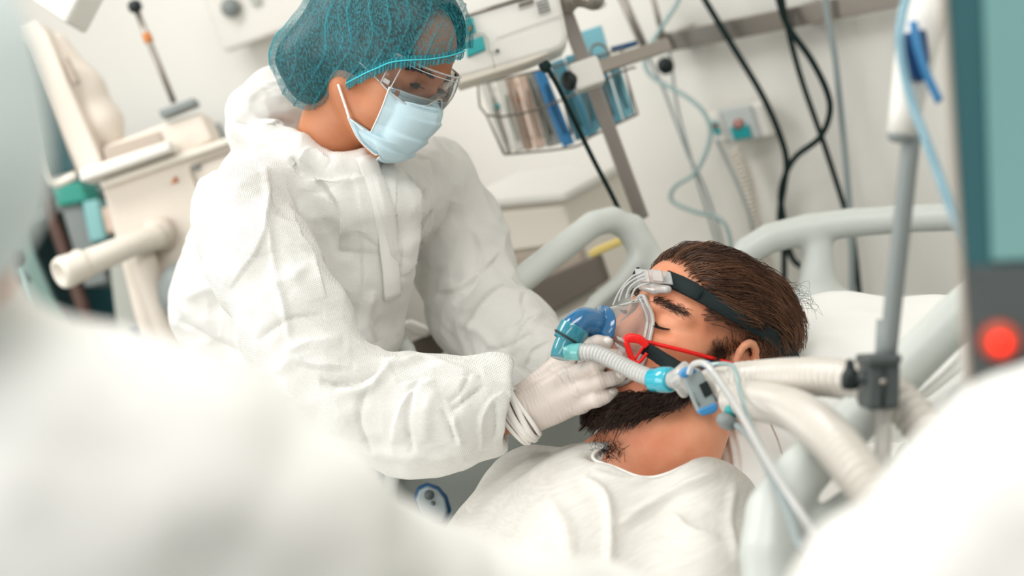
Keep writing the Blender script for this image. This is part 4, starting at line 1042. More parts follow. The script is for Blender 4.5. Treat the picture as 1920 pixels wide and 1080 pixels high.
# broad slack, then crumples with sharp creases, then drawn folds
wp = V + .012*np.stack([vnoise(V, 16, 40+k) for k in range(3)], 1)
h = .0045*fbm(V, 9, 1, 2)
d1, d2 = worley(wp*np.array([1, .75, 1]), 15, 5); h += .0130*(d1-.5)
d1, d2 = worley(wp*np.array([.8, 1, 1.1]), 31, 9); h += .0048*(d1-.5)
px, py = proj(V)
calm = np.exp(-(np.maximum(0, seg_dist(px, py, [(690, 320), (725, 420), (735, 540)])[0]-20)/30)**2)*(lab == T_)
V = V + N*(h*(1-.75*calm))[:, None]
V = relax(V, Q, .12); N2 = vnormals(V, Q); N = N2*np.sign((N2*N).sum(1, keepdims=True))
strk = [
    # chest: placket, drape beside it
    (T_, 'step', [(738, 545), (726, 440), (706, 350), (688, 300)], 26, .0050),
    (T_, 'step', [(655, 315), (672, 420), (676, 540), (668, 640)], 18, -.0045),
    (T_, 'crease', [(752, 525), (745, 430), (722, 340), (708, 300)], 5, -.0040),
    ((T_, A_), 'step', [(640, 470), (643, 392), (600, 335), (555, 306)], 24, .0110),
    (T_, 'ridge', [(575, 310), (625, 345), (690, 330)], 9, .004),
    (T_, 'step', [(560, 320), (600, 322), (655, 316)], 9, .005),
    ((T_, B_), 'step', [(800, 300), (802, 380), (797, 430), (765, 500), (750, 515)], 20, .0080),
    ((T_, B_), 'crease', [(850, 380), (835, 420), (800, 455)], 7, -.0060),
    ((T_, B_), 'ridge', [(770, 330), (775, 420), (750, 480)], 14, .005),
    (T_, 'ridge', [(700, 545), (690, 600), (705, 640)], 9, .005),
    (T_, 'crease', [(640, 545), (655, 590), (650, 625)], 5, -.004),
    # hanging back
    (T_, 'step', [(395, 380), (385, 470), (400, 520), (420, 560)], 16, .007),
    (T_, 'ridge', [(345, 560), (400, 540), (440, 560)], 12, .005),
    (T_, 'crease', [(335, 600), (400, 640), (470, 670), (540, 700)], 8, -.006),
    (T_, 'ridge', [(390, 690), (450, 720), (540, 745)], 12, .006),
    (T_, 'crease', [(420, 740), (500, 735), (560, 760)], 6, -.006),
    # near upper arm
    (A_, 'ridge', [(498, 300), (500, 390), (508, 470), (530, 570), (545, 650)], 7, .0045),
    (A_, 'step', [(505, 345), (498, 420), (480, 470), (430, 540)], 14, .005),
    (A_, 'step', [(540, 380), (560, 440), (585, 480), (610, 560)], 12, .006),
    (A_, 'ridge', [(420, 365), (470, 375), (520, 400)], 10, .006),
    (A_, 'crease', [(420, 450), (470, 480), (530, 470)], 6, -.004),
    (A_, 'ridge', [(460, 590), (520, 540), (580, 500)], 10, .004),
    (A_, 'crease', [(480, 640), (540, 600), (610, 590)], 6, -.005),
    (A_, 'ridge', [(520, 700), (570, 650), (640, 640)], 12, .006),
    # elbow
    (A_, 'step', [(660, 690), (620, 690), (570, 680), (530, 650)], 16, .006),
    (A_, 'crease', [(720, 672), (690, 700), (650, 715), (600, 715)], 7, -.010),
    (A_, 'ridge', [(745, 668), (700, 720), (670, 735), (630, 730)], 9, .007),
    (A_, 'crease', [(700, 720), (680, 750), (676, 800), (700, 850)], 7, -.005),
    # forearm
    (A_, 'ridge', [(735, 685), (790, 672), (850, 690), (900, 705)], 8, .006),
    (A_, 'step', [(905, 700), (850, 705), (800, 700), (745, 720)], 10, -.004),
    (A_, 'crease', [(790, 700), (770, 745), (765, 800), (775, 850)], 8, -.006),
    (A_, 'ridge', [(815, 730), (797, 780), (800, 830)], 14, .003),
    (A_, 'crease', [(845, 770), (880, 745), (908, 722)], 4, -.005),
    (A_, 'ridge', [(848, 780), (858, 815), (866, 835)], 6, .005),
    (A_, 'step', [(900, 845), (898, 790), (915, 755), (945, 735)], 10, .005),
    (A_, 'crease', [(925, 745), (930, 790), (925, 830)], 4, -.004),
    (A_, 'crease', [(828, 765), (838, 790), (856, 832)], 4, -.005),
    (A_, 'step', [(735, 830), (748, 770), (775, 730), (815, 712)], 14, .004),
    (A_, 'crease', [(880, 700), (868, 730), (840, 755)], 4, -.004),
    (A_, 'ridge', [(640, 845), (720, 850), (800, 862), (870, 850)], 12, .004),
    # far arm
    (B_, 'step', [(935, 470), (900, 510), (860, 540), (820, 545)], 16, .006),
    (B_, 'crease', [(880, 430), (900, 480), (890, 530), (850, 570)], 8, -.006),
    (B_, 'ridge', [(960, 535), (925, 560), (900, 590), (880, 640)], 10, .006),
    (B_, 'crease', [(985, 545), (975, 590), (963, 610), (950, 612)], 5, -.006),
    (B_, 'ridge', [(1020, 580), (985, 620), (960, 665)], 9, .005),
    (B_, 'crease', [(905, 660), (950, 650), (1000, 625)], 6, -.005),
    (B_, 'ridge', [(850, 600), (900, 620), (930, 660)], 10, .004),
    (B_, 'step', [(1035, 640), (1000, 655), (985, 690)], 8, .004),
    # hood
    (H_, 'crease', [(440, 228), (500, 224), (555, 232)], 6, -.008),
    (H_, 'crease', [(470, 280), (520, 262), (560, 268)], 6, -.007),
    (H_, 'ridge', [(450, 195), (500, 165), (540, 150)], 10, .005),
    (H_, 'step', [(560, 300), (580, 280), (620, 300)], 10, .006),
    (H_, 'crease', [(545, 295), (556, 315), (562, 330)], 4, -.006),
]
FOLD = 1.35
V = fold(V, N, lab, strk)
FOLD = 1.0
part('coverall', (v2w(V), flip(Q)), 'tyvek', nurse, label='crumpled white hooded coverall')
CSD = lambda v: cv(v)
# the coverall's legs down to the floor, with shoe covers
hipw = v2w(pt(550, 1080, 2.40)); lw = Body(); sdw = nrm(np.array([.80, .60, 0]))
for s in (-1, 1):
    a = hipw + sdw*.09*s; k = np.array([a[0], a[1], .46]) + np.array([.02, -.03, 0]); f = np.array([a[0], a[1], .10])
    lw.chain([(hipw + UPW*.06, .155), (a - UPW*.08, .125), (k, .095), (f, .085)], .03)
    lw.chain([(f - UPW*.045, .055), (f + np.array([.10, -.10, -.052]), .046)], .02)
V, Q = lw.mesh(.011, smooth=2); N = vnormals(V, Q)
V = V + N*(.008*fbm(V, 11, 6, 3))[:, None]; V[:, 2] = np.maximum(V[:, 2], .002)
part('coverall_legs', (V, Q), 'tyvek', nurse)
# zip flap: a stitched strip down the chest
def onto(sd, pts, off, d0=1.7, d1=2.6):
    o = march_many(sd, pts[:, 0], pts[:, 1], off, d0, d1); ok = ~np.isnan(o[:, 0]); k = np.arange(len(o))
    return np.stack([np.interp(k, k[ok], o[ok, q]) for q in range(3)], 1)
zl = onto(CSD, resample(np.array([(686, 292), (706, 350), (724, 430), (734, 520), (736, 560)], float), 26), .004)
zn = grad(CSD, zl)
part('zip_flap', ribbon(v2w(zl), zn@V2W.T, .030, .003), 'tyvek_soft', nurse)
# gloves: palm, four fingers and a thumb each, rolled cuff
def glove(wrist, knuckles, fingers, thumb, k=.006, res=.0017):
    g = Body()
    for i, K in enumerate(knuckles):
        w_ = wrist[i]; g.rc(pt(*w_[:3]), w_[3]*S(w_[2]), pt(*K[:3]), K[3]*S(K[2]), .012)
    for a, b in zip(knuckles, knuckles[1:]): g.rc(pt(*a[:3]), a[3]*S(a[2])*.8, pt(*b[:3]), b[3]*S(b[2])*.8, .008)
    for ch in fingers + [thumb]: g.pxchain(ch, k)
    return g
gl = glove(
    [(968, 748, 1.965, 21), (972, 765, 1.945, 23), (978, 785, 1.94, 23), (984, 800, 1.945, 20)],
    [(1050, 684, 1.955, 20), (1066, 706, 1.93, 20), (1083, 733, 1.92, 19), (1090, 757, 1.925, 17)],
    [[(1050, 684, 1.955, 17), (1096, 648, 1.90, 14), (1120, 642, 1.895, 13), (1138, 642, 1.895, 12)],
     [(1066, 706, 1.93, 17), (1118, 683, 1.895, 14), (1148, 670, 1.895, 12.5), (1168, 664, 1.90, 11.5)],
     [(1083, 733, 1.92, 16.5), (1125, 715, 1.89, 14), (1146, 710, 1.89, 12.5), (1162, 707, 1.895, 11.5)],
     [(1090, 757, 1.925, 16), (1119, 750, 1.90, 13), (1136, 743, 1.90, 12), (1149, 737, 1.905, 11)]],
    [(1000, 745, 1.99, 20), (1045, 705, 2.02, 17), (1085, 680, 2.04, 14), (1120, 668, 2.03, 12)])
GSD = lambda v: gl(v)
V, Q = gl.mesh(.0017, smooth=1); N = vnormals(V, Q)
if (N*grad(GSD, V)).sum() < 0: N = -N
px, py = proj(V); ax_ = np.array([.86, -.5]); s_ = px*ax_[0] + py*ax_[1]; q_ = -px*ax_[1] + py*ax_[0]
wr = np.sin((s_ + 6*vnoise(V, 40, 3) + .02*(q_-q_.mean())**2*.1)*.95)*np.clip((1058-px)/50, 0, 1)
V = V + N*(.00028*wr + .0006*vnoise(V, 60, 8))[:, None]
V = fold(V, N, None, [
    (None, 'ridge', [(1032, 690), (1052, 715), (1072, 738), (1088, 744)], 2.6, .0016),
    (None, 'ridge', [(1018, 735), (1032, 770), (1050, 792)], 2.2, .0012),
    (None, 'ridge', [(1064, 765), (1078, 775), (1090, 778)], 2.2, .0012),
    (None, 'crease', [(1064, 704), (1074, 715), (1082, 718)], 3, -.0016),
    (None, 'crease', [(1082, 728), (1092, 742), (1100, 744)], 3, -.0014)])
g1 = part('glove', (v2w(V), flip(Q)), 'latex', nurse, label='thin white latex glove on the near hand')
def nail(parent, sd, x, y, dx, dy, L=9, Wd=7):
    c = march(sd, x, y, 0, 1.6, 2.4)
    if c is None: return
    n = grad(sd, c)[0]; t = np.array([dx, -dy, 0.]); t = nrm(t - t.dot(n)*n); b = np.cross(t, n)
    s1, s2 = L*S(1.9), Wd*S(1.9); U_ = []
    for i in range(7):
        for j in range(7):
            u, v = (i-3)/3, (j-3)/3; r = max(1e-6, max(abs(u), abs(v))/max(1e-6, math.hypot(u, v))) if (u or v) else 1
            p = c + t*s1*u*r + b*s2*v*r - n*(.0006*(u*u + 2*v*v)) + n*(.0009 if max(abs(u), abs(v)) < .9 else -.0008)
            U_.append(p)
    part('nail', (v2w(np.array(U_)), grid_faces(7, 7)), 'latex_roll', parent)
for a in ((1138, 637, 1, -.05), (1165, 660, 1, -.25), (1161, 703, 1, -.1), (1148, 733, 1, -.4)): nail(g1, GSD, *a)
# rolled cuff
ax3 = nrm(pt(1060, 722, 1.94) - pt(975, 776, 1.95)); up3 = nrm(np.array([.45, .85, 0]) - np.dot([.45, .85, 0], ax3)*ax3); dp3 = np.cross(ax3, up3)
for j, (o_, r_, rt) in enumerate(((-.010, .0365, .0042), (-.003, .0385, .0050), (.0045, .0375, .0044), (.011, .0360, .0032), (-.0155, .0355, .0032))):
    a = np.linspace(0, 2*np.pi, 28, endpoint=False); c = pt(976, 779, 1.948) + ax3*o_
    ring = c + np.cos(a)[:, None]*up3*(r_*(1 + .03*np.sin(3*a+j)))[:, None] + np.sin(a)[:, None]*dp3*(r_*.86) + (.0022*np.sin(2*a + j*1.9))[:, None]*ax3
    part('cuff_roll', tube(v2w(ring), rt, 8, 2, closed=True), 'latex_roll', g1)
g2 = glove(
    [(1036, 672, 2.12, 18), (1038, 682, 2.11, 19), (1040, 692, 2.11, 19), (1040, 700, 2.12, 17)],
    [(1076, 652, 2.12, 16), (1080, 668, 2.10, 16), (1080, 684, 2.10, 16), (1078, 698, 2.11, 14)],
    [[(1076, 652, 2.12, 14), (1108, 640, 2.12, 12), (1130, 640, 2.11, 11), (1146, 646, 2.10, 10)],
     [(1080, 668, 2.10, 14), (1114, 662, 2.10, 12), (1136, 664, 2.09, 11), (1152, 672, 2.08, 10)],
     [(1080, 684, 2.10, 14), (1112, 684, 2.09, 12), (1134, 690, 2.08, 11), (1148, 698, 2.07, 10)],
     [(1078, 698, 2.11, 13), (1104, 704, 2.10, 11), (1122, 712, 2.09, 10), (1134, 720, 2.08, 9)]],
    [(1046, 668, 2.10, 17), (1068, 640, 2.06, 14), (1092, 624, 2.04, 12), (1112, 618, 2.03, 11)])
V, Q = g2.mesh(.0022, smooth=1)
part('glove', (v2w(V), flip(Q)), 'latex', nurse, label='thin white latex glove on the far hand')
# dark hair inside the cap
hb = Body()
hl = lambda *q: pt(*q)
def cap_shape(off):
    b = Body()
    b.el(NF.v((-.008, 0, .062)), np.array([.112, .092, .096]) + off, .03, R=NF.M)
    b.el(NF.v((-.012, 0, .022)), np.array([.108, .091, .082]) + off, .03, R=NF.M)
    b.el(NF.v((.040, 0, .060)), np.array([.078, .080, .075]) + off, .03, R=NF.M)
    b.pxchain([(665, 45, 2.12, 104 + off/S(2.1)), (590, 118, 2.12, 70 + off/S(2.1)), (590, 152, 2.12, 46 + off/S(2.1))], .04)
    return b
BAND = np.array([(872, 92), (862, 100), (830, 108), (800, 112), (765, 113), (735, 117), (690, 136), (660, 151), (638, 163), (628, 170)], float)
def below_band(v, slack=0):
    px, py = proj(v); yb = np.interp(px, BAND[::-1, 0], BAND[::-1, 1]); return (py > yb + slack) & (px > 630 + slack)
hs = cap_shape(-.007)
V, Q = hs.mesh(.004, smooth=1); lz = NF.l(V)
keep = ~(below_band(V, 2) | (lz[:, 0] > .090 - .25*(lz[:, 2]-.06)))[Q].any(1)
part('hair', (v2w(V), flip(Q[keep])), 'hair_dark', nurse, label='dark hair tucked under the cap')
cs = cap_shape(.002); V, Q = cs.mesh(.0020, smooth=1); N = vnormals(V, Q)
if (N*(V-V.mean(0))).sum() < 0: N = -N
px, py = proj(V)
bd, _, tt = seg_dist(px, py, BAND[::-1])
# pleats fan out from the band over the dome: phase runs along the band, warped with height
def pl_line(ph, w_): f = np.abs((ph % 1)-.5)*2; return np.exp(-((1-f)/w_)**2)
ux = px + .34*py + 16*vnoise(V, 9, 2) + 9*np.sin(py*.045 + px*.02) + 3*vnoise(V, 30, 12); far_ = (NF.l(V)[:, 1] > 0)*17.0
gate = np.clip(.5 + 1.6*vnoise(V*[1, .35, 1], 12, 21), 0, 1)
p1 = pl_line((ux + far_)/37, .085)*gate; p3 = pl_line((ux*1.13 + 11*vnoise(V, 22, 33))/21, .09)*np.clip(vnoise(V, 11, 37)*1.8, 0, .7)
p2 = pl_line((ux + far_)/11, .3)*np.exp(-(bd/20)**2); p4 = pl_line((px*.8 - .35*py + 12*vnoise(V, 14, 6))/19, .10)*np.clip(vnoise(V, 16, 51)*2, 0, .6)
V = V + N*(.0026*p1 + .0016*p2 + .0014*p3 + .001*p4 + .0012*vnoise(V, 45, 4))[:, None]
keep = ~below_band(V)[Q].any(1)
cap = part('bouffant_cap', (v2w(V), flip(Q[keep])), 'cap_cloth', nurse, label='teal see-through bouffant cap')
set_attr(cap, 'pleat', np.clip(.55*p1 + .5*p2 + .5*p3 + .3*p4, 0, 1))
# gathered edge and elastic under the band
bandv = onto(lambda v: cs(v), resample(BAND, 70) - [0, 3], 0)
bandv = bandv[2:]; nb_ = len(bandv); bandv = resample(catmull(bandv[::6], 8), 240)
gd = grad(lambda v: cs(v), bandv); dn = np.array([-.12, -1, .0]); rows = []
wv = np.sin(np.arange(240)*1.15 + 2*np.sin(np.arange(240)*.21)); w2 = RNG.random(240)*.4 + .8
for j, (dd, amp, outw) in enumerate(((-.006, .0016, .0045), (0, .0009, .0042), (.005, .0018, .0038), (.0115, .0028, .0015))):
    rows.append(bandv + dn*(dd*w2[:, None] if j == 3 else dd) + gd*(outw + amp*wv[:, None]))
part('cap_ruffle', (v2w(np.stack(rows, 1).reshape(-1, 3)), grid_faces(240, 4)), 'cap_cloth', cap, label='gathered elastic edge')
set_attr(bpy.data.objects[cap.children[0].name], 'pleat', np.repeat(.25 + .35*(wv > .3), 4))
part('elastic', tube(v2w(bandv[::3] + gd[::3]*.0055), .0011, 6, 1, smooth=False), 'cap_band', cap)
# surgical mask
face = Body(); face.pr = [q for q in head_body(True).pr if not q[3]]
FSD = lambda v: face(NF.l(v))*NF.k
def near(pxy, off=.004):
    m = march(FSD, pxy[0], pxy[1], off, 1.7, 2.4)
    if m is None:                                # past the outline: stay level with the head's rim
        best = None
        for s_ in np.linspace(0, 1, 40):
            q = np.array(pxy)*(1-s_) + np.array([735, 190])*s_; m = march(FSD, q[0], q[1], off, 1.7, 2.4)
            if m is not None: m = pt(pxy[0], pxy[1], m[2]); break
    return NF.l(m)
Mid = catmull(np.array([(.124, 0, .000), (.141, 0, -.020), (.142, 0, -.045), (.134, 0, -.075), (.122, 0, -.102), (.104, 0, -.122), (.085, 0, -.130)]), 12)
Eu = catmull(np.array([near((730, 163)), near((715, 205)), near((695, 249))]), 8)
Es = catmull(np.array([near((652, 219), .006), near((672, 260), .006), near((703, 290), .006)]), 8)
Ek = catmull(np.array([near((695, 251), .006), near((705, 275), .006), near((722, 287), .004)]), 8)
nv_, nu_ = 64, 41; Mv = resample(Mid, nv_); hv = int(nv_*.56); Eu_, Es_, Ek_ = resample(Eu, hv), resample(Es, nv_-hv), resample(Ek, nv_-hv)
rows = []
for i in range(nv_):
    v = i/(nv_-1); M_ = Mv[i]
    if i < hv: st, kn = Eu_[i], Eu_[i]*.78 + M_*.22
    else: st, kn = Es_[i-hv], Ek_[i-hv]
    ctl = kn*.42 + M_*.58 + np.array([.006, -.024 - .006*math.sin(math.pi*v), 0])
    t = np.linspace(0, 1, 26)[:, None]; bez = kn*(1-t)**2 + 2*ctl*t*(1-t) + M_*t*t
    half = np.concatenate([resample(np.array([st, kn]), 7)[:-1], bez]); half = resample(half, 30)
    far = bez[::-1].copy(); far = resample(np.concatenate([far, (st*[1, 1, 1])[None]]), 30)[1:]*[1, -1, 1]
    r_ = np.concatenate([half, far])
    saw = sum(((v-a)/.20 if 0 <= v-a < .20 else 0) for a in (.22, .44, .66))   # three pleats opening downwards
    c_ = np.array([.03, 0, -.05]); nn = r_ - c_; nn /= np.linalg.norm(nn, axis=1, keepdims=True)
    wfade = np.clip(np.minimum(np.arange(len(r_))/6, (len(r_)-1-np.arange(len(r_)))/6), 0, 1)[:, None]
    rows.append(r_ + nn*(.0046*(1-saw) if saw else .0012)*wfade)
Mk = np.array(rows); nr, nc, _ = Mk.shape
fm = part('face_mask', (NF.w(Mk.reshape(-1, 3)), grid_faces(nr, nc)), 'mask_blue', nurse, label='pale blue pleated surgical mask')
so = fm.modifiers.new('solid', 'SOLIDIFY'); so.thickness = .0012
def edge(idx, r, m): part('mask_edge', tube(NF.w(idx), r, 6, 1, smooth=False), m, fm)
edge(Mk[0] + [0.0008, 0, 0], .0013, 'mask_edge'); edge(Mk[-1], .0012, 'mask_edge'); edge(Mk[:hv, 0], .0012, 'mask_edge'); edge(Mk[hv:, 0], .0012, 'mask_edge'); edge(Mk[hv, :9], .0010, 'mask_edge')
def stitch(curve, m='mask_stitch'):
    c = resample(NF.w(curve), 46)
    vf = merge(*[tube(np.array([c[i], c[i]*.45 + c[i+1]*.55]), .0005, 5, 1, smooth=False) for i in range(45)])
    part('stitching', vf, m, fm)
of = np.array([.0022, -.0012, 0])
stitch(Mk[3, 2:31] + of); stitch(Mk[6, 12:31] + of); stitch(Mk[hv+1:, 2] + of); stitch(Mk[hv+1:, 3] + of)
ear_a = near((655, 222), .006); lp = np.array([ear_a, near((648, 200), .004), near((640, 176), .004), near((634, 158), .004)])
part('ear_loop', tube(NF.w(lp), .0020, 8, 6), 'loop_white', fm)
# goggles
gx, gy = .100, .083; ctr = np.array([.030, 0, .018])
def gpt(a, z, push=0): return np.array([ctr[0] + (gx+push)*math.cos(a) , (gy+push)*math.sin(a), ctr[2] + z])
def gz(a, top):
    c = math.cos(a)
    if top: return .021 + .007*max(0, c)**2
    return -.030 - .007*math.exp(-((abs(a)-.55)/.35)**2) + .020*math.exp(-(a/.22)**2) + .012*sm(.9, 1.5, abs(a))
gog = part('goggles', (NF.w(np.array([[gpt(a, gz(a, False)*(1-t) + gz(a, True)*t, .006*math.sin(math.pi*t)) for t in np.linspace(0, 1, 9)] for a in np.linspace(-1.12, 1.12, 61)]).reshape(-1, 3)), grid_faces(61, 9)), 'lens_clear', nurse, label='clear plastic safety goggles')
aa = np.linspace(-1.12, 1.12, 61)
part('rim', tube(NF.w(np.array([gpt(a, gz(a, True), .001) for a in aa])), .0015, 8, 1, smooth=False), 'clear_rim', gog)
part('rim', tube(NF.w(np.array([gpt(a, gz(a, False), .001) for a in aa])), .0014, 8, 1, smooth=False), 'clear_rim', gog)
part('rim', tube(NF.w(np.array([gpt(a, gz(a, True)-.006, .004) for a in aa[6:-6]])), .0008, 6, 1, smooth=False), 'clear_rim', gog)
for s in (-1, 1):
    for a_ in (1.12, .95): part('rim', tube(NF.w(np.array([gpt(s*a_, gz(a_, False)*(1-t) + gz(a_, True)*t, .002 + .004*math.sin(math.pi*t)) for t in np.linspace(0, 1, 9)])), .0011, 6, 1, smooth=False), 'clear_rim', gog)
    # side shield and temple
    sg = np.array([[(gpt(s*1.12, gz(1.12, False)*(1-t) + gz(1.12, True)*t)*(1-u) + np.array([.026, s*.080, ctr[2] - .002 + .018*(t-.5)*2])*u) for t in np.linspace(0, 1, 6)] for u in np.linspace(0, 1, 8)])
    part('side_shield', (NF.w(sg.reshape(-1, 3)), grid_faces(8, 6)), 'lens_clear', gog)
    part('rim', tube(NF.w(sg[:, 0]), .0012, 6, 1, smooth=False), 'clear_rim', gog); part('rim', tube(NF.w(sg[:, -1]), .0012, 6, 1, smooth=False), 'clear_rim', gog)
    for z_ in ((.022, -.020) if s < 0 else ()):
        c0 = NF.w(gpt(s*1.05, z_, .003)); e1 = NF.w(gpt(s*1.15, z_, .003)) - c0; e2 = NF.w(gpt(s*1.05, z_+.01, .003)) - c0
        part('hinge', obox(c0, e1, e2, np.cross(e1, e2), .005, .0032, .0022), 'clear_rim', gog, bevel=.0008)
part('nose_piece', tube(NF.w(np.array([gpt(a, gz(a, False)+.003, -.006) for a in np.linspace(-.3, .3, 9)])), .002, 6, 2), 'clear_rim', gog)
# eyes behind the goggles: open lids, looking down
for s in (1, -1):
    e = np.array([.0875, s*.0335, .009])
    al = [np.array([.1045 - 24*(q-.0335)**2*.6, s*q, .009 + .0035*math.sin(math.pi*(q-.020)/.027)]) for q in np.linspace(.020, .047, 14)]
    be = [p + np.array([.0004, 0, -.0075*math.sin(math.pi*i/13)]) for i, p in enumerate(al)]
    part('eye', (NF.w(np.array([[a*(1-t)+b*t for t in np.linspace(0, 1, 4)] for a, b in zip(al, be)]).reshape(-1, 3)), grid_faces(14, 4)), 'iris', nurse)
    part('lid_line', tube(NF.w(np.array(al)), [.0008, .0021, .0016], 6, 1, smooth=False), 'lash_black', nurse)
    lash = np.stack([np.stack([p, p + np.array([.005, s*(t-.4)*.004, -.001]), p + np.array([.009, s*(t-.4)*.010, .0005])]) for p, t in zip(al[2:], np.linspace(0, 1, 12))])
    n_, k_, _ = lash.shape; Vw, Qw = strands(NF.w(lash.reshape(-1, 3)).reshape(n_, k_, 3), .0004, .00015); part('eyelashes', (Vw, Qw), 'lash_black', nurse, kind='stuff')
    bq = []
    r_ = np.random.default_rng(30+s)
    t = r_.random(260)
    for a, u in zip(press(nh, np.stack([np.full(260, .13), s*(.014 + .042*t), .031 + .007*np.sin(np.pi*t*.8) - .006*t + r_.normal(0, .0016, 260)], 1)), t):
        dv = np.array([-.002*u, s*.006, .0015*(1-2*u)]); bq.append(np.stack([a, a + dv*.5 + [.0006, 0, 0], a + dv + [.0003, 0, 0]]))
    bq = np.array(bq); n_, k_, _ = bq.shape; Vw, Qw = strands(NF.w(bq.reshape(-1, 3)).reshape(n_, k_, 3), .0006, .0003); part('eyebrow', (Vw, Qw), 'lash_black', nurse, kind='stuff')
# ------------------------------------------------------------------ bed
bed = thing('hospital_bed', 'grey moulded hospital bed with raised side rails and headboard', 'bed', P(1250, 1500, 2.1)*[1, 1, 0])
b = Body().pxchain([(905, 600, 2.33, 26), (965, 535, 2.36, 27), (1112, 420, 2.45, 25), (1148, 411, 2.47, 25), (1178, 428, 2.48, 25), (1198, 464, 2.48, 23), (1192, 492, 2.47, 18), (1160, 530, 2.45, 14), (1118, 565, 2.42, 15), (1098, 590, 2.40, 15)], .002)
b.pxchain([(1190, 425, 2.49, 20), (1232, 500, 2.49, 22), (1238, 560, 2.47, 26)], .02)
sr = part('side_rail', blob(b, .0042, 8), 'bed_grey', bed, label='far side rail with an open grip')
part('rail_panel', slab([(1186, 440), (1246, 500), (1230, 620), (1060, 720), (1040, 640), (1100, 575), (1165, 525)], 2.47, .03), 'bed_grey', sr, bevel=.008)
part('rail_panel', slab([(960, 640), (1120, 562), (1130, 660), (1060, 820), (980, 800)], 2.44, .03), 'bed_grey', sr, bevel=.008)
part('rail_base', slab([(690, 700), (760, 690), (830, 780), (1000, 720), (1120, 700), (1100, 1080), (640, 1100)], 2.30, .04), 'bed_grey_dark', sr, bevel=.01)
part('hinge_post', tube(PL((752, 640, 2.26), (770, 690, 2.26), (740, 860, 2.26), (720, 980, 2.25)), 15*S(2.26), 12, 4), 'bed_grey', sr)
part('painted_gap_shade', slab([(684, 842), (724, 850), (732, 880), (700, 912), (680, 905)], 2.25, .03), 'teal_dark', sr, bevel=.004)  # dark slab standing in for the shadowed gap between nurse and panel
# cross bar of the near opening under the far sleeve
part('latch_cover', slab([(742, 606), (772, 628), (800, 634), (812, 618), (770, 600)], 2.50, .03), 'white_plastic', sr, bevel=.006); part('latch_handle', slab([(770, 640), (822, 622), (834, 660), (790, 690), (762, 668)], 2.52, .04), 'brown_dark', sr, bevel=.006)
cp = part('control_panel', slab([(775, 935), (782, 914), (800, 907), (822, 914), (838, 932), (846, 958), (836, 985), (790, 985)], 2.22, .02), 'blue_dark', sr, bevel=.006, label='oval keypad with a blue rim')
part('keypad', slab([(780, 938), (786, 920), (801, 913), (820, 920), (833, 936), (839, 958), (830, 980), (794, 980)], 2.214, .012), 'cable_grey', cp, bevel=.004)
part('key', lathe(P(805, 928, 2.208), P(805, 928, 2.2), [(0, .008), (.004, .007)], 14), 'dark_grey', cp); part('key', lathe(P(812, 944, 2.208), P(812, 944, 2.2), [(0, .004), (.004, .003)], 12), 'dark_grey', cp)
b = Body().pxchain([(1372, 560, 2.50, 20), (1378, 505, 2.50, 24), (1402, 470, 2.50, 27), (1445, 446, 2.50, 29), (1520, 428, 2.50, 29), (1600, 417, 2.49, 28), (1700, 410, 2.47, 27), (1830, 405, 2.44, 27), (1900, 408, 2.43, 27)], .002)
b.pxchain([(1520, 432, 2.50, 26), (1534, 470, 2.50, 25), (1536, 520, 2.50, 25), (1556, 556, 2.49, 24), (1600, 574, 2.48, 24), (1720, 578, 2.46, 24), (1900, 575, 2.43, 26)], .012)
b.pxchain([(1372, 580, 2.50, 26), (1450, 590, 2.50, 30), (1550, 585, 2.49, 30)], .02)
b.pxchain([(1530, 505, 2.50, 22), (1525, 580, 2.50, 34)], .03)
hbd = part('headboard', blob(b, .0045, 10), 'bed_grey', bed, label='moulded headboard with two openings')
part('headboard_panel', slab([(1360, 600), (1560, 585), (1900, 580), (1950, 900), (1400, 900)], 2.48, .03), 'bed_grey', hbd, bevel=.008)
b = Body().pxchain([(1880, 515, 1.60, 44), (1790, 600, 1.58, 44), (1690, 700, 1.56, 44), (1590, 800, 1.53, 46), (1500, 890, 1.50, 50), (1452, 960, 1.47, 54), (1440, 1040, 1.44, 54), (1450, 1140, 1.42, 54)], .002)
b.pxchain([(1900, 640, 1.60, 18), (1800, 745, 1.58, 18), (1700, 850, 1.56, 18)], .012)
b.pxchain([(1500, 1010, 1.48, 40), (1600, 960, 1.5, 40), (1720, 860, 1.56, 30), (1880, 720, 1.6, 36)], .012)
part('side_rail', blob(b, .004, 8), 'bed_grey', bed, label='near side rail, out of focus')
# frame, wheels: under the mattress
bc = P(1150, 1000, 2.0); hd = nrm(np.array([.87, .49, 0])); sd_ = np.array([hd[1], -hd[0], 0])
fc = np.array([bc[0], bc[1], 0]) - hd*.36
part('bed_frame', obox(fc + UPW*.42, hd, sd_, UPW, .90, .34, .05), 'bed_grey_dark', bed, bevel=.01)
for s in (-1, 1):
    for e in (-1, 1):
        q = fc + hd*.8*e + sd_*.3*s; part('leg', tube(np.array([q + UPW*.40, q + UPW*.10]), .025, 12, 2), 'steel', bed)
        part('wheel', lathe(q + sd_*-.02 + UPW*.075, q + sd_*.02 + UPW*.075, [(0, .06), (.006, .075), (.034, .075), (.04, .06)], 20), 'dark_grey', bed)
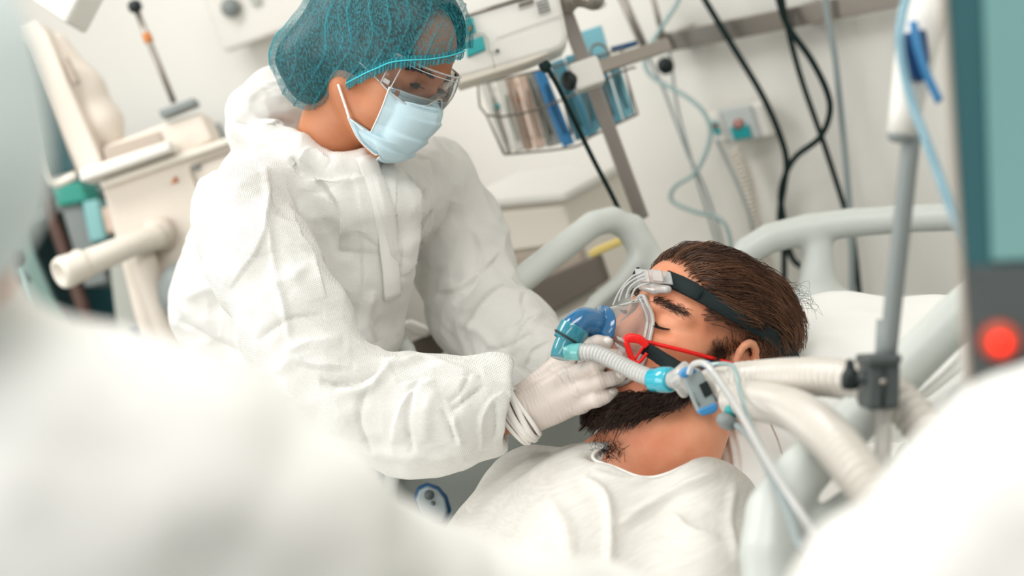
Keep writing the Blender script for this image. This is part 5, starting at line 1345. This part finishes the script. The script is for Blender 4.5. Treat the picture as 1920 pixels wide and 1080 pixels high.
# mattress: flat seat part and raised back
mt = thing('mattress', 'white sheeted mattress under the patient with its back raised', 'mattress', fc + UPW*.47)
part('seat_section', obox(fc - hd*.35 + UPW*.545, hd, sd_, UPW, .55, .34, .07), 'sheet', mt, bevel=.03)
bk_ = Body()
bk_.pxchain([(1180, 1130, 2.02, 110), (1330, 960, 2.16, 110), (1480, 820, 2.26, 105)], .06)
bk_.pxchain([(1420, 1150, 1.90, 130), (1600, 960, 2.06, 125), (1760, 790, 2.2, 115)], .06)
bk_.pxchain([(1330, 1130, 1.98, 115), (1500, 950, 2.12, 115), (1620, 820, 2.24, 108)], .06)
V, Q = bk_.mesh(.009, smooth=3); N = vnormals(V, Q); N = N if (N*(V-V.mean(0))).sum() > 0 else -N
V = V + N*(.006*fbm(V, 10, 4, 3))[:, None]
part('back_section', (v2w(V), flip(Q)), 'sheet', mt)
# pillow
pw = Body()
pw.pxchain([(1450, 700, 2.16, 112), (1560, 672, 2.19, 112), (1740, 668, 2.17, 108)], .05)
pw.pxchain([(1400, 830, 2.06, 66), (1480, 790, 2.08, 110), (1640, 740, 2.12, 128), (1770, 690, 2.14, 110)], .05)
pw.pxchain([(1372, 862, 2.03, 44), (1400, 920, 2.0, 46)], .03)
V, Q = pw.mesh(.006, smooth=2); V, Q = subdivide(V, Q); N = vnormals(V, Q); N = N if (N*(V-V.mean(0))).sum() > 0 else -N
V = fold(V, N, None, [(None, 'ridge', [(1360, 790), (1372, 840), (1380, 900)], 4, .004), (None, 'ridge', [(1376, 800), (1390, 850), (1394, 905)], 4, .004), (None, 'crease', [(1352, 800), (1365, 850), (1370, 890)], 4, -.004),
    (None, 'ridge', [(1500, 610), (1580, 590), (1680, 590)], 12, .003), (None, 'crease', [(1480, 640), (1560, 620), (1660, 612)], 7, -.003), (None, 'ridge', [(1690, 760), (1760, 700), (1800, 660)], 8, .005), (None, 'crease', [(1700, 780), (1770, 725), (1810, 690)], 6, -.005)])
V = V + N*(.0035*fbm(V, 9, 14, 3))[:, None]
tag(part('pillow', (v2w(V), flip(Q)), 'pillow_case'), 'plump white pillow under the bearded man\'s head', 'pillow')
# the patient's legs under a white blanket
bl = Body(); b0 = P(1080, 1290, 1.74); f0 = fc - hd*.74 + UPW*.66
for s in (-1, 1):
    k0 = b0*.5 + f0*.5 + sd_*.10*s; bl.chain([(b0 + sd_*.06*s - UPW*.02, .13), (np.array([k0[0], k0[1], .70]), .10), (f0 + sd_*.09*s + UPW*.03, .075)], .08)
V, Q = bl.mesh(.011, smooth=3); N = vnormals(V, Q); V = V + N*(.010*fbm(V, 9, 5, 3))[:, None]; V[:, 2] = np.maximum(V[:, 2], .618)
tag(part('blanket', (V, Q), 'sheet'), 'white blanket over the bearded man\'s legs on the mattress', 'blanket')
# ------------------------------------------------------------------ breathing mask on the patient
bmk = thing('breathing_mask', 'clear face mask with blue elbow strapped over the man\'s nose', 'mask', P(1180, 740, 1.93))
# cushion contour in the head's frame (angle from the nose bridge, near side first)
def contour(t, grow=0.0):
    a = 2*math.pi*t; z = -.030 + (.058 + grow)*math.cos(a); wd = (.035 + grow)*(1 - .42*math.cos(a)) ; return np.array([0, wd*math.sin(a), z])
NT = 48
base = np.array([contour(i/NT) for i in range(NT)]); base[:, 0] = .19
base = press(ph, base); base[:, 0] = np.maximum(base[:, 0], .062)
for _ in range(4): base[:, 0] = np.maximum(base[:, 0], .25*np.roll(base[:, 0], 1) + .5*base[:, 0] + .25*np.roll(base[:, 0], -1))
apex = np.array([.166, 0, -.024])
def ring(k, x, s): return np.stack([base[:, 0]*(1-k) + x*k, base[:, 1]*s, (base[:, 2]+.028)*s - .028], 1)
cush = np.stack([ring(.0, .12, 1.06), ring(.06, .13, 1.10), ring(.14, .132, 1.08), ring(.22, .134, 1.0)], 1)
part('cushion', (PF.w(cush.reshape(-1, 3)), grid_faces(NT, 4, True)), 'silicone', bmk, label='frosted silicone cushion')
part('cushion_seal', tube(PF.w(ring(.14, .132, 1.09)), .0032, 8, 1, smooth=False, closed=True), 'silicone', bmk)
dome = np.stack([ring(.20, .134, 1.02), ring(.34, .140, .98), ring(.55, .150, .84), ring(.78, .160, .66), ring(1.0, .166, .48)], 1)
part('dome', (PF.w(dome.reshape(-1, 3)), grid_faces(NT, 5, True)), 'dome_clear', bmk, label='clear rigid shell')
part('dome_rim', tube(PF.w(ring(.30, .137, 1.0)), .0022, 8, 1, smooth=False, closed=True), 'clear_rim', bmk)
def q3(px, py, d): return P(px, py, d)
mdir = nrm(PF.w((.2, 0, -.024)) - PF.w((.15, 0, -.024))); mb = PF.w((.158, 0, -.028))
part('swivel_base', lathe(mb, mb + mdir*.03, [(0, .031), (.003, .034), (.006, .034), (.008, .024), (.012, .020)], 30), 'blue_clear', bmk, label='blue swivel flange')
e0 = mb + mdir*.004
el = np.array([e0, q3(1112, 606, 1.912), q3(1094, 603, 1.905), q3(1079, 614, 1.90), q3(1070, 629, 1.898), q3(1066, 638, 1.897)])
elb = part('elbow', tube(el, [.0185, .0185, .019, .019, .0185, .0185], 24, 8, caps=False), 'blue_clear', bmk, label='translucent blue elbow')
part('collar', lathe(q3(1079, 612, 1.899), q3(1063, 641, 1.897), [(0, .0205), (.002, .0212), (.020, .0205), (.024, .0195)], 28, False, False), 'teal_clear', elb)
part('o_ring', lathe(q3(1067, 632, 1.8965), q3(1064, 637, 1.8965), [(0, .0200), (.0008, .0215), (.0024, .0215), (.0032, .020)], 28, False, False), 'black', elb)
part('adapter', tube(PL((1069, 630, 1.896), (1060, 648, 1.893), (1054, 662, 1.890), (1052, 671, 1.888)), [.0165, .0160, .0150, .0140], 22, 5), 'teal_clear', bmk, label='aqua right-angle adapter')
# forehead support
fp = np.array([PF.l(march(PSD, x_, y_, .004, 1.6, 2.3)) for x_, y_ in ((1212, 530), (1236, 533), (1258, 540))])
c0, c1 = march(PSD, 1225, 525, .012, 1.6, 2.3), march(PSD, 1252, 532, .012, 1.6, 2.3)
pn = grad(PSD, c1)[0]
pc = P(1226, 519, 1.925); pax = P(1256, 522, 1.915) - pc; pup = P(1222, 500, 1.93) - pc
part('forehead_plate', obox(pc, pax, pup, np.cross(pax, pup), .026, .0095, .003), 'clear_rim', bmk, bevel=.002)
part('plate_clip', obox(q3(1233, 517, 1.912), pax, pup, np.cross(pax, pup), .0075, .0085, .003), 'clear_frost', bmk, bevel=.0015)
part('plate_clip', obox(q3(1214, 518, 1.915), pax, pup, np.cross(pax, pup), .003, .009, .003), 'clear_frost', bmk, bevel=.001)
pad = Body().pxchain([(1205, 537, 1.945, 9), (1228, 541, 1.925, 10), (1252, 543, 1.905, 8)], .006)
part('forehead_pad', blob(pad, .0018), 'clear_frost', bmk)
for a_, b_, c_, d_, e_ in (((1149, 574), (1162, 546), (1184, 520), (1206, 509), 1.935), ((1160, 566), (1170, 540), (1190, 523), (1212, 514), 1.93), ((1174, 560), (1180, 540), (1196, 527), (1216, 520), 1.925), ((1184, 558), (1190, 543), (1202, 535), (1220, 530), 1.92)):
    part('strut', tube(PL(a_ + (e_,), b_ + (e_,), c_ + (e_-.004,), d_ + (e_-.006,)), .0014, 8, 6), 'clear_rim', bmk)
part('strap_end', slab([(1187, 513), (1194, 501), (1200, 501), (1192, 519)], 1.95, .012), 'strap_black', bmk, bevel=.001)
# straps
HS = Body(); HS.pr = ph.pr[:]
def strap_line(pxs, off, n=40):
    c = resample(np.array(pxs, float), n); out = march_many(PSD, c[:, 0], c[:, 1], np.broadcast_to(off if np.ndim(off) == 0 else np.interp(np.linspace(0, 1, n), np.linspace(0, 1, len(off)), off), n))
    ok = ~np.isnan(out[:, 0]); idx = np.arange(n)
    for k in range(3): out[:, k] = np.interp(idx, idx[ok], out[ok, k])
    out[:, 2] = np.convolve(np.r_[[out[0, 2]]*4, out[:, 2], [out[-1, 2]]*4], np.ones(9)/9, 'valid')
    # put each back on its own ray after smoothing depth
    return np.stack([(c[:, 0]-960)/FPX*out[:, 2], (540-c[:, 1])/FPX*out[:, 2], out[:, 2]], 1)
sl = strap_line([(1247, 521), (1280, 536), (1312, 552), (1350, 574), (1400, 602), (1440, 626), (1470, 645), (1500, 690)], (.008, .006, .006, .010, .014, .016, .016, .012), 50)
sn = grad(PSD, sl)@V2W.T
part('head_strap', ribbon(v2w(sl), sn, np.interp(np.linspace(0, 1, 50), [0, .1, .25, .3, 1], [.021, .021, .0215, .019, .024]), .0022), 'strap_black', bmk, label='black upper head strap')
s2 = strap_line([(1247, 519), (1275, 531), (1300, 544), (1314, 553)], .011, 16)
part('strap_tab', ribbon(v2w(s2), grad(PSD, s2)@V2W.T, np.interp(np.linspace(0, 1, 16), [0, .8, 1], [.021, .023, .016]), .002), 'strap_black', bmk)
s3 = np.array([pt(1206, 652, 1.888), pt(1225, 662, 1.885), pt(1245, 675, 1.88), pt(1270, 686, 1.875), pt(1300, 700, 1.875), pt(1340, 712, 1.88), pt(1400, 735, 1.92)])
s3 = resample(catmull(s3, 6), 40); n3 = np.tile(-V2W[:, 2], (40, 1)); ang = np.interp(np.linspace(0, 1, 40), [0, .15, .3, 1], [-.5, -.2, .9, .3])
n3 = n3*np.cos(ang)[:, None] + V2W[:, 1]*np.sin(ang)[:, None]
part('lower_strap', ribbon(v2w(s3), n3, .019, .0018), 'strap_black', bmk, label='black lower head strap, twisted')
# red clip: open triangular frame and a red cord back to the ear
rdp = lambda x_, y_, d_=1.882: P(x_, y_, d_)
rc_ = part('red_clip', tube(np.array([rdp(1172, 640), rdp(1180, 634), rdp(1200, 637), rdp(1213, 650)]), [.004, .0065, .006, .004], 10, 6, flat=.5), 'red', bmk, label='bright red strap clip')
part('clip_bar', tube(np.array([rdp(1174, 640), rdp(1180, 660), rdp(1187, 676), rdp(1195, 682)]), [.004, .0045, .004, .0035], 10, 5, flat=.6), 'red', rc_)
part('clip_bar', tube(np.array([rdp(1208, 648), rdp(1200, 660), rdp(1191, 674)]), .0018, 8, 4), 'red', rc_); part('clip_bar', tube(np.array([rdp(1213, 662), rdp(1204, 674), rdp(1195, 682)]), .0024, 8, 4), 'red', rc_)
part('clip_prong', obox(rdp(1165, 637, 1.884), rdp(1172, 639)-rdp(1160, 634), UPW, V2W[:, 2], .006, .003, .002), 'clear_rim', rc_, bevel=.001); part('clip_prong', obox(rdp(1163, 651, 1.885), rdp(1172, 656)-rdp(1156, 646), UPW, V2W[:, 2], .008, .003, .002), 'clear_rim', rc_, bevel=.001)
s4 = strap_line([(1190, 635), (1230, 645), (1280, 657), (1330, 670), (1370, 681), (1402, 688)], (.03, .014, .009, .009, .010, .008), 30)
s4[:6, 2] = np.interp(np.arange(6), [0, 5], [1.880, s4[5, 2]])
part('red_cord', tube(v2w(s4), .0028, 8, 1, smooth=False, flat=.6), 'red', rc_)

# ------------------------------------------------------------------ hoses and sensor
hz = thing('corrugated_hose', 'slim ribbed hose from the blue elbow to the cyan connector', 'hose', P(1150, 700, 1.85))
hp = [(1076, 659, 1.884), (1098, 660, 1.876), (1120, 663, 1.868), (1150, 676, 1.855), (1180, 692, 1.84), (1205, 703, 1.825), (1228, 711, 1.812)]
part('hose', corrugated(PL(*hp), .0108, .0052, .0012, 20, 10), 'hose_clear', hz)
part('cuff', tube(PL((1058, 660, 1.886), (1072, 659, 1.884), (1090, 660, 1.878)), .0118, 20, 5), 'aqua_clear', hz)
part('inner_wall', tube(PL(*hp), .0088, 12, 6), 'hose_white', hz)
part('end_connector', lathe(P(1221, 712, 1.815), P(1262, 712, 1.79), [(0, .014), (.003, .0158), (.014, .0162), (.016, .0172), (.030, .0165), (.034, .015)], 26), 'cyan_clear', hz, label='bright cyan connector')
fs = thing('flow_sensor', 'grey flow sensor with blue caps beside the beard', 'sensor', P(1310, 780, 1.76))
part('clear_block', blob(Body().pxchain([(1262, 712, 1.785, 17), (1282, 706, 1.775, 20), (1300, 716, 1.77, 22)], .006).pxchain([(1284, 686, 1.775, 9), (1266, 716, 1.775, 10), (1282, 738, 1.775, 9)], .004), .002), 'clear_frost', fs)
sp = [(1278, 704), (1300, 690), (1314, 692), (1346, 758), (1342, 770), (1320, 778), (1308, 772)]
part('sensor_body', slab(sp, 1.752, .022), 'cable_grey', fs, bevel=.005)
part('blue_cap', slab([(1274, 706), (1276, 697), (1288, 689), (1304, 690), (1308, 698), (1284, 710)], 1.750, .026), 'blue', fs, bevel=.005)
part('blue_cap', slab([(1308, 768), (1344, 754), (1348, 766), (1340, 775), (1318, 780), (1310, 776)], 1.750, .026), 'blue', fs, bevel=.005)
part('display', slab([(1311, 722), (1326, 714), (1337, 737), (1322, 746)], 1.749, .006), 'black', fs, bevel=.001)
part('slot', slab([(1296, 738), (1299, 736), (1313, 760), (1310, 762)], 1.750, .004), 'grey_plastic', fs)
part('blue_cap', slab([(1313, 684), (1326, 675), (1338, 681), (1330, 692), (1318, 692)], 1.772, .016), 'blue', fs, bevel=.003)
part('y_piece', blob(Body().pxchain([(1330, 714, 1.775, 24), (1362, 716, 1.77, 28), (1398, 712, 1.75, 30)], .01).pxchain([(1352, 728, 1.77, 24), (1390, 748, 1.75, 30)], .012), .003), 'wide_hose', fs)
def big_hose(label, pts, r, dep=.0022, pit=.011):
    t = thing('breathing_hose', label, 'hose', P(*pts[len(pts)//2]), 'wide ventilator hoses')
    part('hose', corrugated(PL(*pts), r, pit, dep, 22, 10), 'wide_hose', t); part('core', tube(PL(*pts), r*.84, 16, 6), 'hose_white', t); return t
big_hose('upper wide ribbed hose running level to the pole clamp', [(1385, 712, 1.755), (1440, 708, 1.71), (1510, 706, 1.62), (1590, 712, 1.55), (1670, 740, 1.505), (1730, 800, 1.47), (1790, 890, 1.43)], .0205)
big_hose('lower wide ribbed hose bending down past the pillow', [(1380, 748, 1.75), (1440, 755, 1.66), (1500, 775, 1.54), (1555, 820, 1.44), (1605, 880, 1.38), (1650, 940, 1.34), (1720, 1030, 1.28)], .0220)
def pline(name, label, pts, rpx, m, cat='tube'):
    ds = [p[2] for p in pts]; return tag(part(name, tube(PL(*pts), rpx*S(np.mean(ds)), 10, 7), m), label, cat)
pline('sensor_line', 'white tube arching off the flow sensor and down', [(1292, 702, 1.745), (1300, 684, 1.74), (1322, 682, 1.72), (1345, 708, 1.69), (1385, 770, 1.58), (1430, 850, 1.47), (1480, 930, 1.39), (1540, 1020, 1.33)], 7, 'hose_clear')
pline('sensor_line', 'thin aqua tube looping behind the flow sensor', [(1330, 684, 1.76), (1360, 682, 1.74), (1378, 692, 1.71), (1392, 750, 1.66), (1420, 820, 1.52), (1455, 890, 1.43), (1500, 970, 1.37)], 4.5, 'line_clear')
gt = thing('pressure_line', 'grey pressure tube with a teal fitting below the sensor', 'tube', P(1420, 900, 1.6))
part('line', tube(PL((1368, 790, 1.72), (1392, 806, 1.69), (1425, 850, 1.55), (1455, 910, 1.43), (1480, 970, 1.37), (1500, 1030, 1.33)), 7*S(1.6), 10, 7), 'cable_grey', gt)
part('fitting', lathe(P(1376, 762, 1.725), P(1360, 796, 1.72), [(0, .006), (.003, .0085), (.010, .0085), (.012, .007)], 16), 'teal', gt); part('fitting', lathe(P(1368, 780, 1.722), P(1356, 802, 1.718), [(0, .009), (.004, .013), (.012, .013), (.016, .008)], 16), 'grey_plastic', gt)
pline('thin_wire', 'fine tan wire hanging behind the wide hoses', [(1440, 785, 1.8), (1460, 830, 1.8), (1472, 880, 1.78)], 1.6, 'warm_dark', 'wire')

# ------------------------------------------------------------------ pole and screen on the right
ip = thing('support_arm', 'grey hose support arm with white head and blue clip on the right', 'support arm', P(1652, 960, 1.45))
part('pole', tube(PL((1712, 235, 1.42), (1690, 430, 1.43), (1662, 690, 1.45)), 17*S(1.43), 16, 4), 'grey_plastic', ip)
part('sleeve', tube(PL((1664, 600, 1.449), (1660, 690, 1.45)), 20*S(1.45), 16, 2), 'grey_plastic', ip)
part('lower_rod', tube(PL((1657, 740, 1.45), (1656, 820, 1.45), (1652, 900, 1.45), (1648, 970, 1.46)), 15*S(1.45), 16, 3), 'clear_frost', ip)
part('head', lathe(P(1690, 256, 1.42), P(1745, -60, 1.41), [(0, .008), (.002, .0150), (.03, .0165), (.07, .0195), (.11, .022), (.17, .022)], 26), 'white_plastic', ip)
part('collar', lathe(P(1691, 252, 1.42), P(1688, 268, 1.42), [(0, .0152), (.006, .013), (.008, .010)], 24), 'grey_plastic', ip)
part('blue_clip', slab([(1694, 62), (1738, 52), (1746, 110), (1738, 152), (1706, 146), (1692, 110)], 1.383, .02), 'navy', ip, bevel=.004)
part('clip_strap', tube(PL((1712, 40, 1.375), (1722, 90, 1.374), (1738, 140, 1.378), (1762, 190, 1.385)), 11*S(1.38), 10, 5, flat=.4), 'blue', ip)
cb = part('clamp', slab([(1628, 672), (1690, 670), (1688, 768), (1626, 770)], 1.43, .045), 'dark_grey', ip, bevel=.005)
part('clamp_lip', slab([(1624, 668), (1694, 664), (1692, 684), (1626, 688)], 1.425, .05), 'dark_grey', cb, bevel=.004); part('clamp_seam', slab([(1656, 690), (1660, 690), (1658, 764), (1654, 764)], 1.427, .006), 'black', cb); part('bolt', lathe(P(1656, 716, 1.43), P(1656, 716, 1.42), [(0, .004), (.006, .003)], 10), 'steel', cb)
part('knob_stem', tube(PL((1632, 708, 1.44), (1600, 708, 1.44)), .007, 10, 2), 'dark_grey', cb)
k = Body().pxchain([(1592, 708, 1.44, 14), (1606, 708, 1.44, 12)], .004)
for a in (90, 215, 325): k.pxchain([(1594, 708, 1.44, 9), (1594 + 10*math.cos(math.radians(a)), 708 - 27*math.sin(math.radians(a)), 1.44, 9)], .006)
part('knob', blob(k, .0018), 'black', cb)
pline('drip_line', 'pale blue tube hanging beside the white support arm head', [(1712, -40, 1.34), (1692, 30, 1.34), (1688, 90, 1.34), (1706, 180, 1.34), (1735, 260, 1.33), (1765, 340, 1.32), (1800, 440, 1.30), (1820, 520, 1.29)], 9, 'line_blue')
sm_ = thing('bedside_screen', 'large dark teal screen edge at the right border with red light', 'monitor', P(1850, 740, 1.05))
ext = nrm(V2W[:, 0]*.55 + V2W[:, 2]*.9)
part('bezel', slab([(1760, -60), (1768, -60), (1822, 742), (1812, 746)], 1.05, .05, ext), 'warm_dark', sm_, bevel=.004)
part('casing', slab([(1765, -60), (2050, -60), (2050, 700), (1818, 746)], 1.055, .07, ext), 'teal_dark', sm_, bevel=.004)
part('screen_glass', slab([(1845, -60), (2040, -60), (2040, 480), (1862, 490)], 1.050, .006), 'screen_teal', sm_, bevel=.002)
part('lower_panel', slab([(1802, 500), (2040, 490), (2040, 690), (1822, 735)], 1.051, .006), 'dark_grey', sm_, bevel=.002)
sq = P(1960, 720, 1.10); part('stand_pole', tube(np.array([sq + UPW*.05, [sq[0], sq[1], .04]]), .022, 14, 2), 'grey_plastic', sm_); part('stand_base', lathe((sq[0], sq[1], 0), (sq[0], sq[1], .05), [(0, .20), (.02, .20), (.035, .16), (.045, .03)], 28), 'grey_plastic', sm_)
lt = part('light_ring', lathe(P(1874, 640, 1.052), P(1874, 640, 1.03), [(0, .016), (.006, .0155), (.010, .012), (.010, .009)], 28), 'red_ring', sm_)
part('red_lamp', lathe(P(1876, 644, 1.046), P(1876, 644, 1.03), [(0, .0085), (.006, .008), (.009, .004)], 20), 'red_light', lt)

# ------------------------------------------------------------------ the two people close to the lens
def tuple_floor(q, r):
    """the chain entry straight below q at floor level"""
    p = P(*q); v = w2v(np.array([p[0], p[1], .13])); x_, y_ = proj(v); return (float(x_), float(y_), float(v[2]), .13/S(float(v[2])))
def plain_glove(parent, wrist, fwd, side):
    """a relaxed gloved hand in view space: palm, four unequal bent fingers, a thumb off the side of the palm"""
    f = nrm(fwd); s = nrm(np.asarray(side, float) - np.dot(side, f)*f); n = np.cross(f, s); n = n if n[1] < 0 else -n; b = Body(); w0 = np.asarray(wrist, float)
    b.chain([(w0 - f*.03, .032), (w0, .028)], .01)
    for i, L in enumerate((.072, .080, .074, .058)):
        o = (i-1.5)*.021; k = w0 + f*.088 + s*o; b.rc(w0 + s*o*.7, .016, k, .0125, .012)
        p1 = k + nrm(f + n*.25)*L*.45; p2 = p1 + nrm(f + n*.7)*L*.32; p3 = p2 + nrm(f + n*1.1)*L*.23; b.chain([(k, .0105), (p1, .0098), (p2, .009), (p3, .008)], .004)
    t0 = w0 + f*.025 - s*.034; t1 = t0 + nrm(f*.8 - s*.7 + n*.3)*.038; t2 = t1 + nrm(f + n*.4 - s*.2)*.03; b.chain([(t0, .015), (t1, .0115), (t2, .0095)], .008)
    V, Q = b.mesh(.003, smooth=1); return part('glove', (v2w(V), flip(Q)), 'latex', parent)
def fore(label, loc, chains, heads, capm, hands=(), lookd=(.3, -.3, .9)):
    t = thing('person', label, 'person', loc); b = Body()
    for c in chains: b.pxchain(c, .05)
    V, Q = b.mesh(.011, smooth=2); N = vnormals(V, Q); N = N if (N*(V-V.mean(0))).sum() > 0 else -N
    d1, d2 = worley(V + .01*vnoise(V, 14, 3)[:, None], 13, 4)
    V = V + N*(.010*fbm(V, 9, 8, 2) + .012*(.5-d1))[:, None]
    part('body', (v2w(V), flip(Q)), 'tyvek_soft', t, label='white coverall')
    hb = Body()
    for c in heads: hb.pxchain(c, .03)
    V, Q = hb.mesh(.007, smooth=2); part('hood', (v2w(V), flip(Q)), capm, t, label='pale hood over the head')
    for h in hands: plain_glove(t, *h)
    hx0, hy0, hd0, _ = heads[0][1]; Fh = Frame(lookd, (-.3, .95, 0), 1 if lookd[0] > 0 else -1, (-.02, 0, .03), pt(hx0, hy0, hd0) + nrm(lookd)*.02 + np.array([-.015*np.sign(2000 - abs(hx0) - 1000), .03, 0]), .88)
    hh = head_body(); V, Q = hh.mesh(.005, smooth=1); fo = part('face', (Fh.w(V), Fh.wf(Q)), 'skin_nurse', t); set_attr(fo, 'stubble', np.zeros(len(V)))
    mk = Body().el((.085, 0, -.055), (.062, .058, .058), .01); V, Q = mk.mesh(.005, smooth=1); part('face_mask', (Fh.w(V), Fh.wf(Q)), 'mask_blue', t)
    return t
fore('blurred person in white coverall close to the lens at lower left', P(-300, 2600, 1.0), [
    [(-420, 660, .90, 190), (-150, 805, .88, 230), (130, 890, .86, 262), (330, 955, .87, 248), (520, 1020, .90, 225), (590, 1120, .95, 200), (760, 1170, 1.0, 190), (980, 1235, 1.05, 180), (1150, 1262, 1.10, 165), (1280, 1290, 1.13, 130)],
    [(-290, 420, .80, 230), (-300, 620, .88, 250), (-300, 800, .95, 330)],
    [(-300, 1000, 1.0, 420), (-260, 1700, 1.05, 430), (-240, 2300, 1.1, 420), tuple_floor((-240, 2300, 1.1), 380)]],
    [[(-300, 140, .78, 352), (-290, 300, .78, 345), (-325, 440, .79, 285)]], 'cap_pale', [(pt(1330, 1300, 1.14), pt(1500, 1340, 1.17) - pt(1330, 1300, 1.14), (0, -.3, -1))], (.02, -.2, .97))
fore('blurred person in white coverall close to the lens at lower right', P(2300, 2600, 1.0), [
    [(2420, 760, 1.0, 250), (2150, 900, .97, 255), (1960, 1010, .95, 270), (1760, 1230, .95, 255), (1650, 1400, .98, 190), (1590, 1490, 1.0, 130)],
    [(2500, 520, 1.0, 210), (2450, 700, 1.0, 230)],
    [(2400, 1100, 1.05, 400), (2420, 1800, 1.08, 420), (2420, 2300, 1.1, 400), tuple_floor((2420, 2300, 1.1), 380)]],
    [[(2520, 420, 1.0, 300), (2500, 300, 1.0, 300)]], 'cap_pale', [(pt(1560, 1540, 1.01), pt(1480, 1660, 1.05) - pt(1560, 1540, 1.01), (0, -.3, -1))], (-.35, -.3, .88))
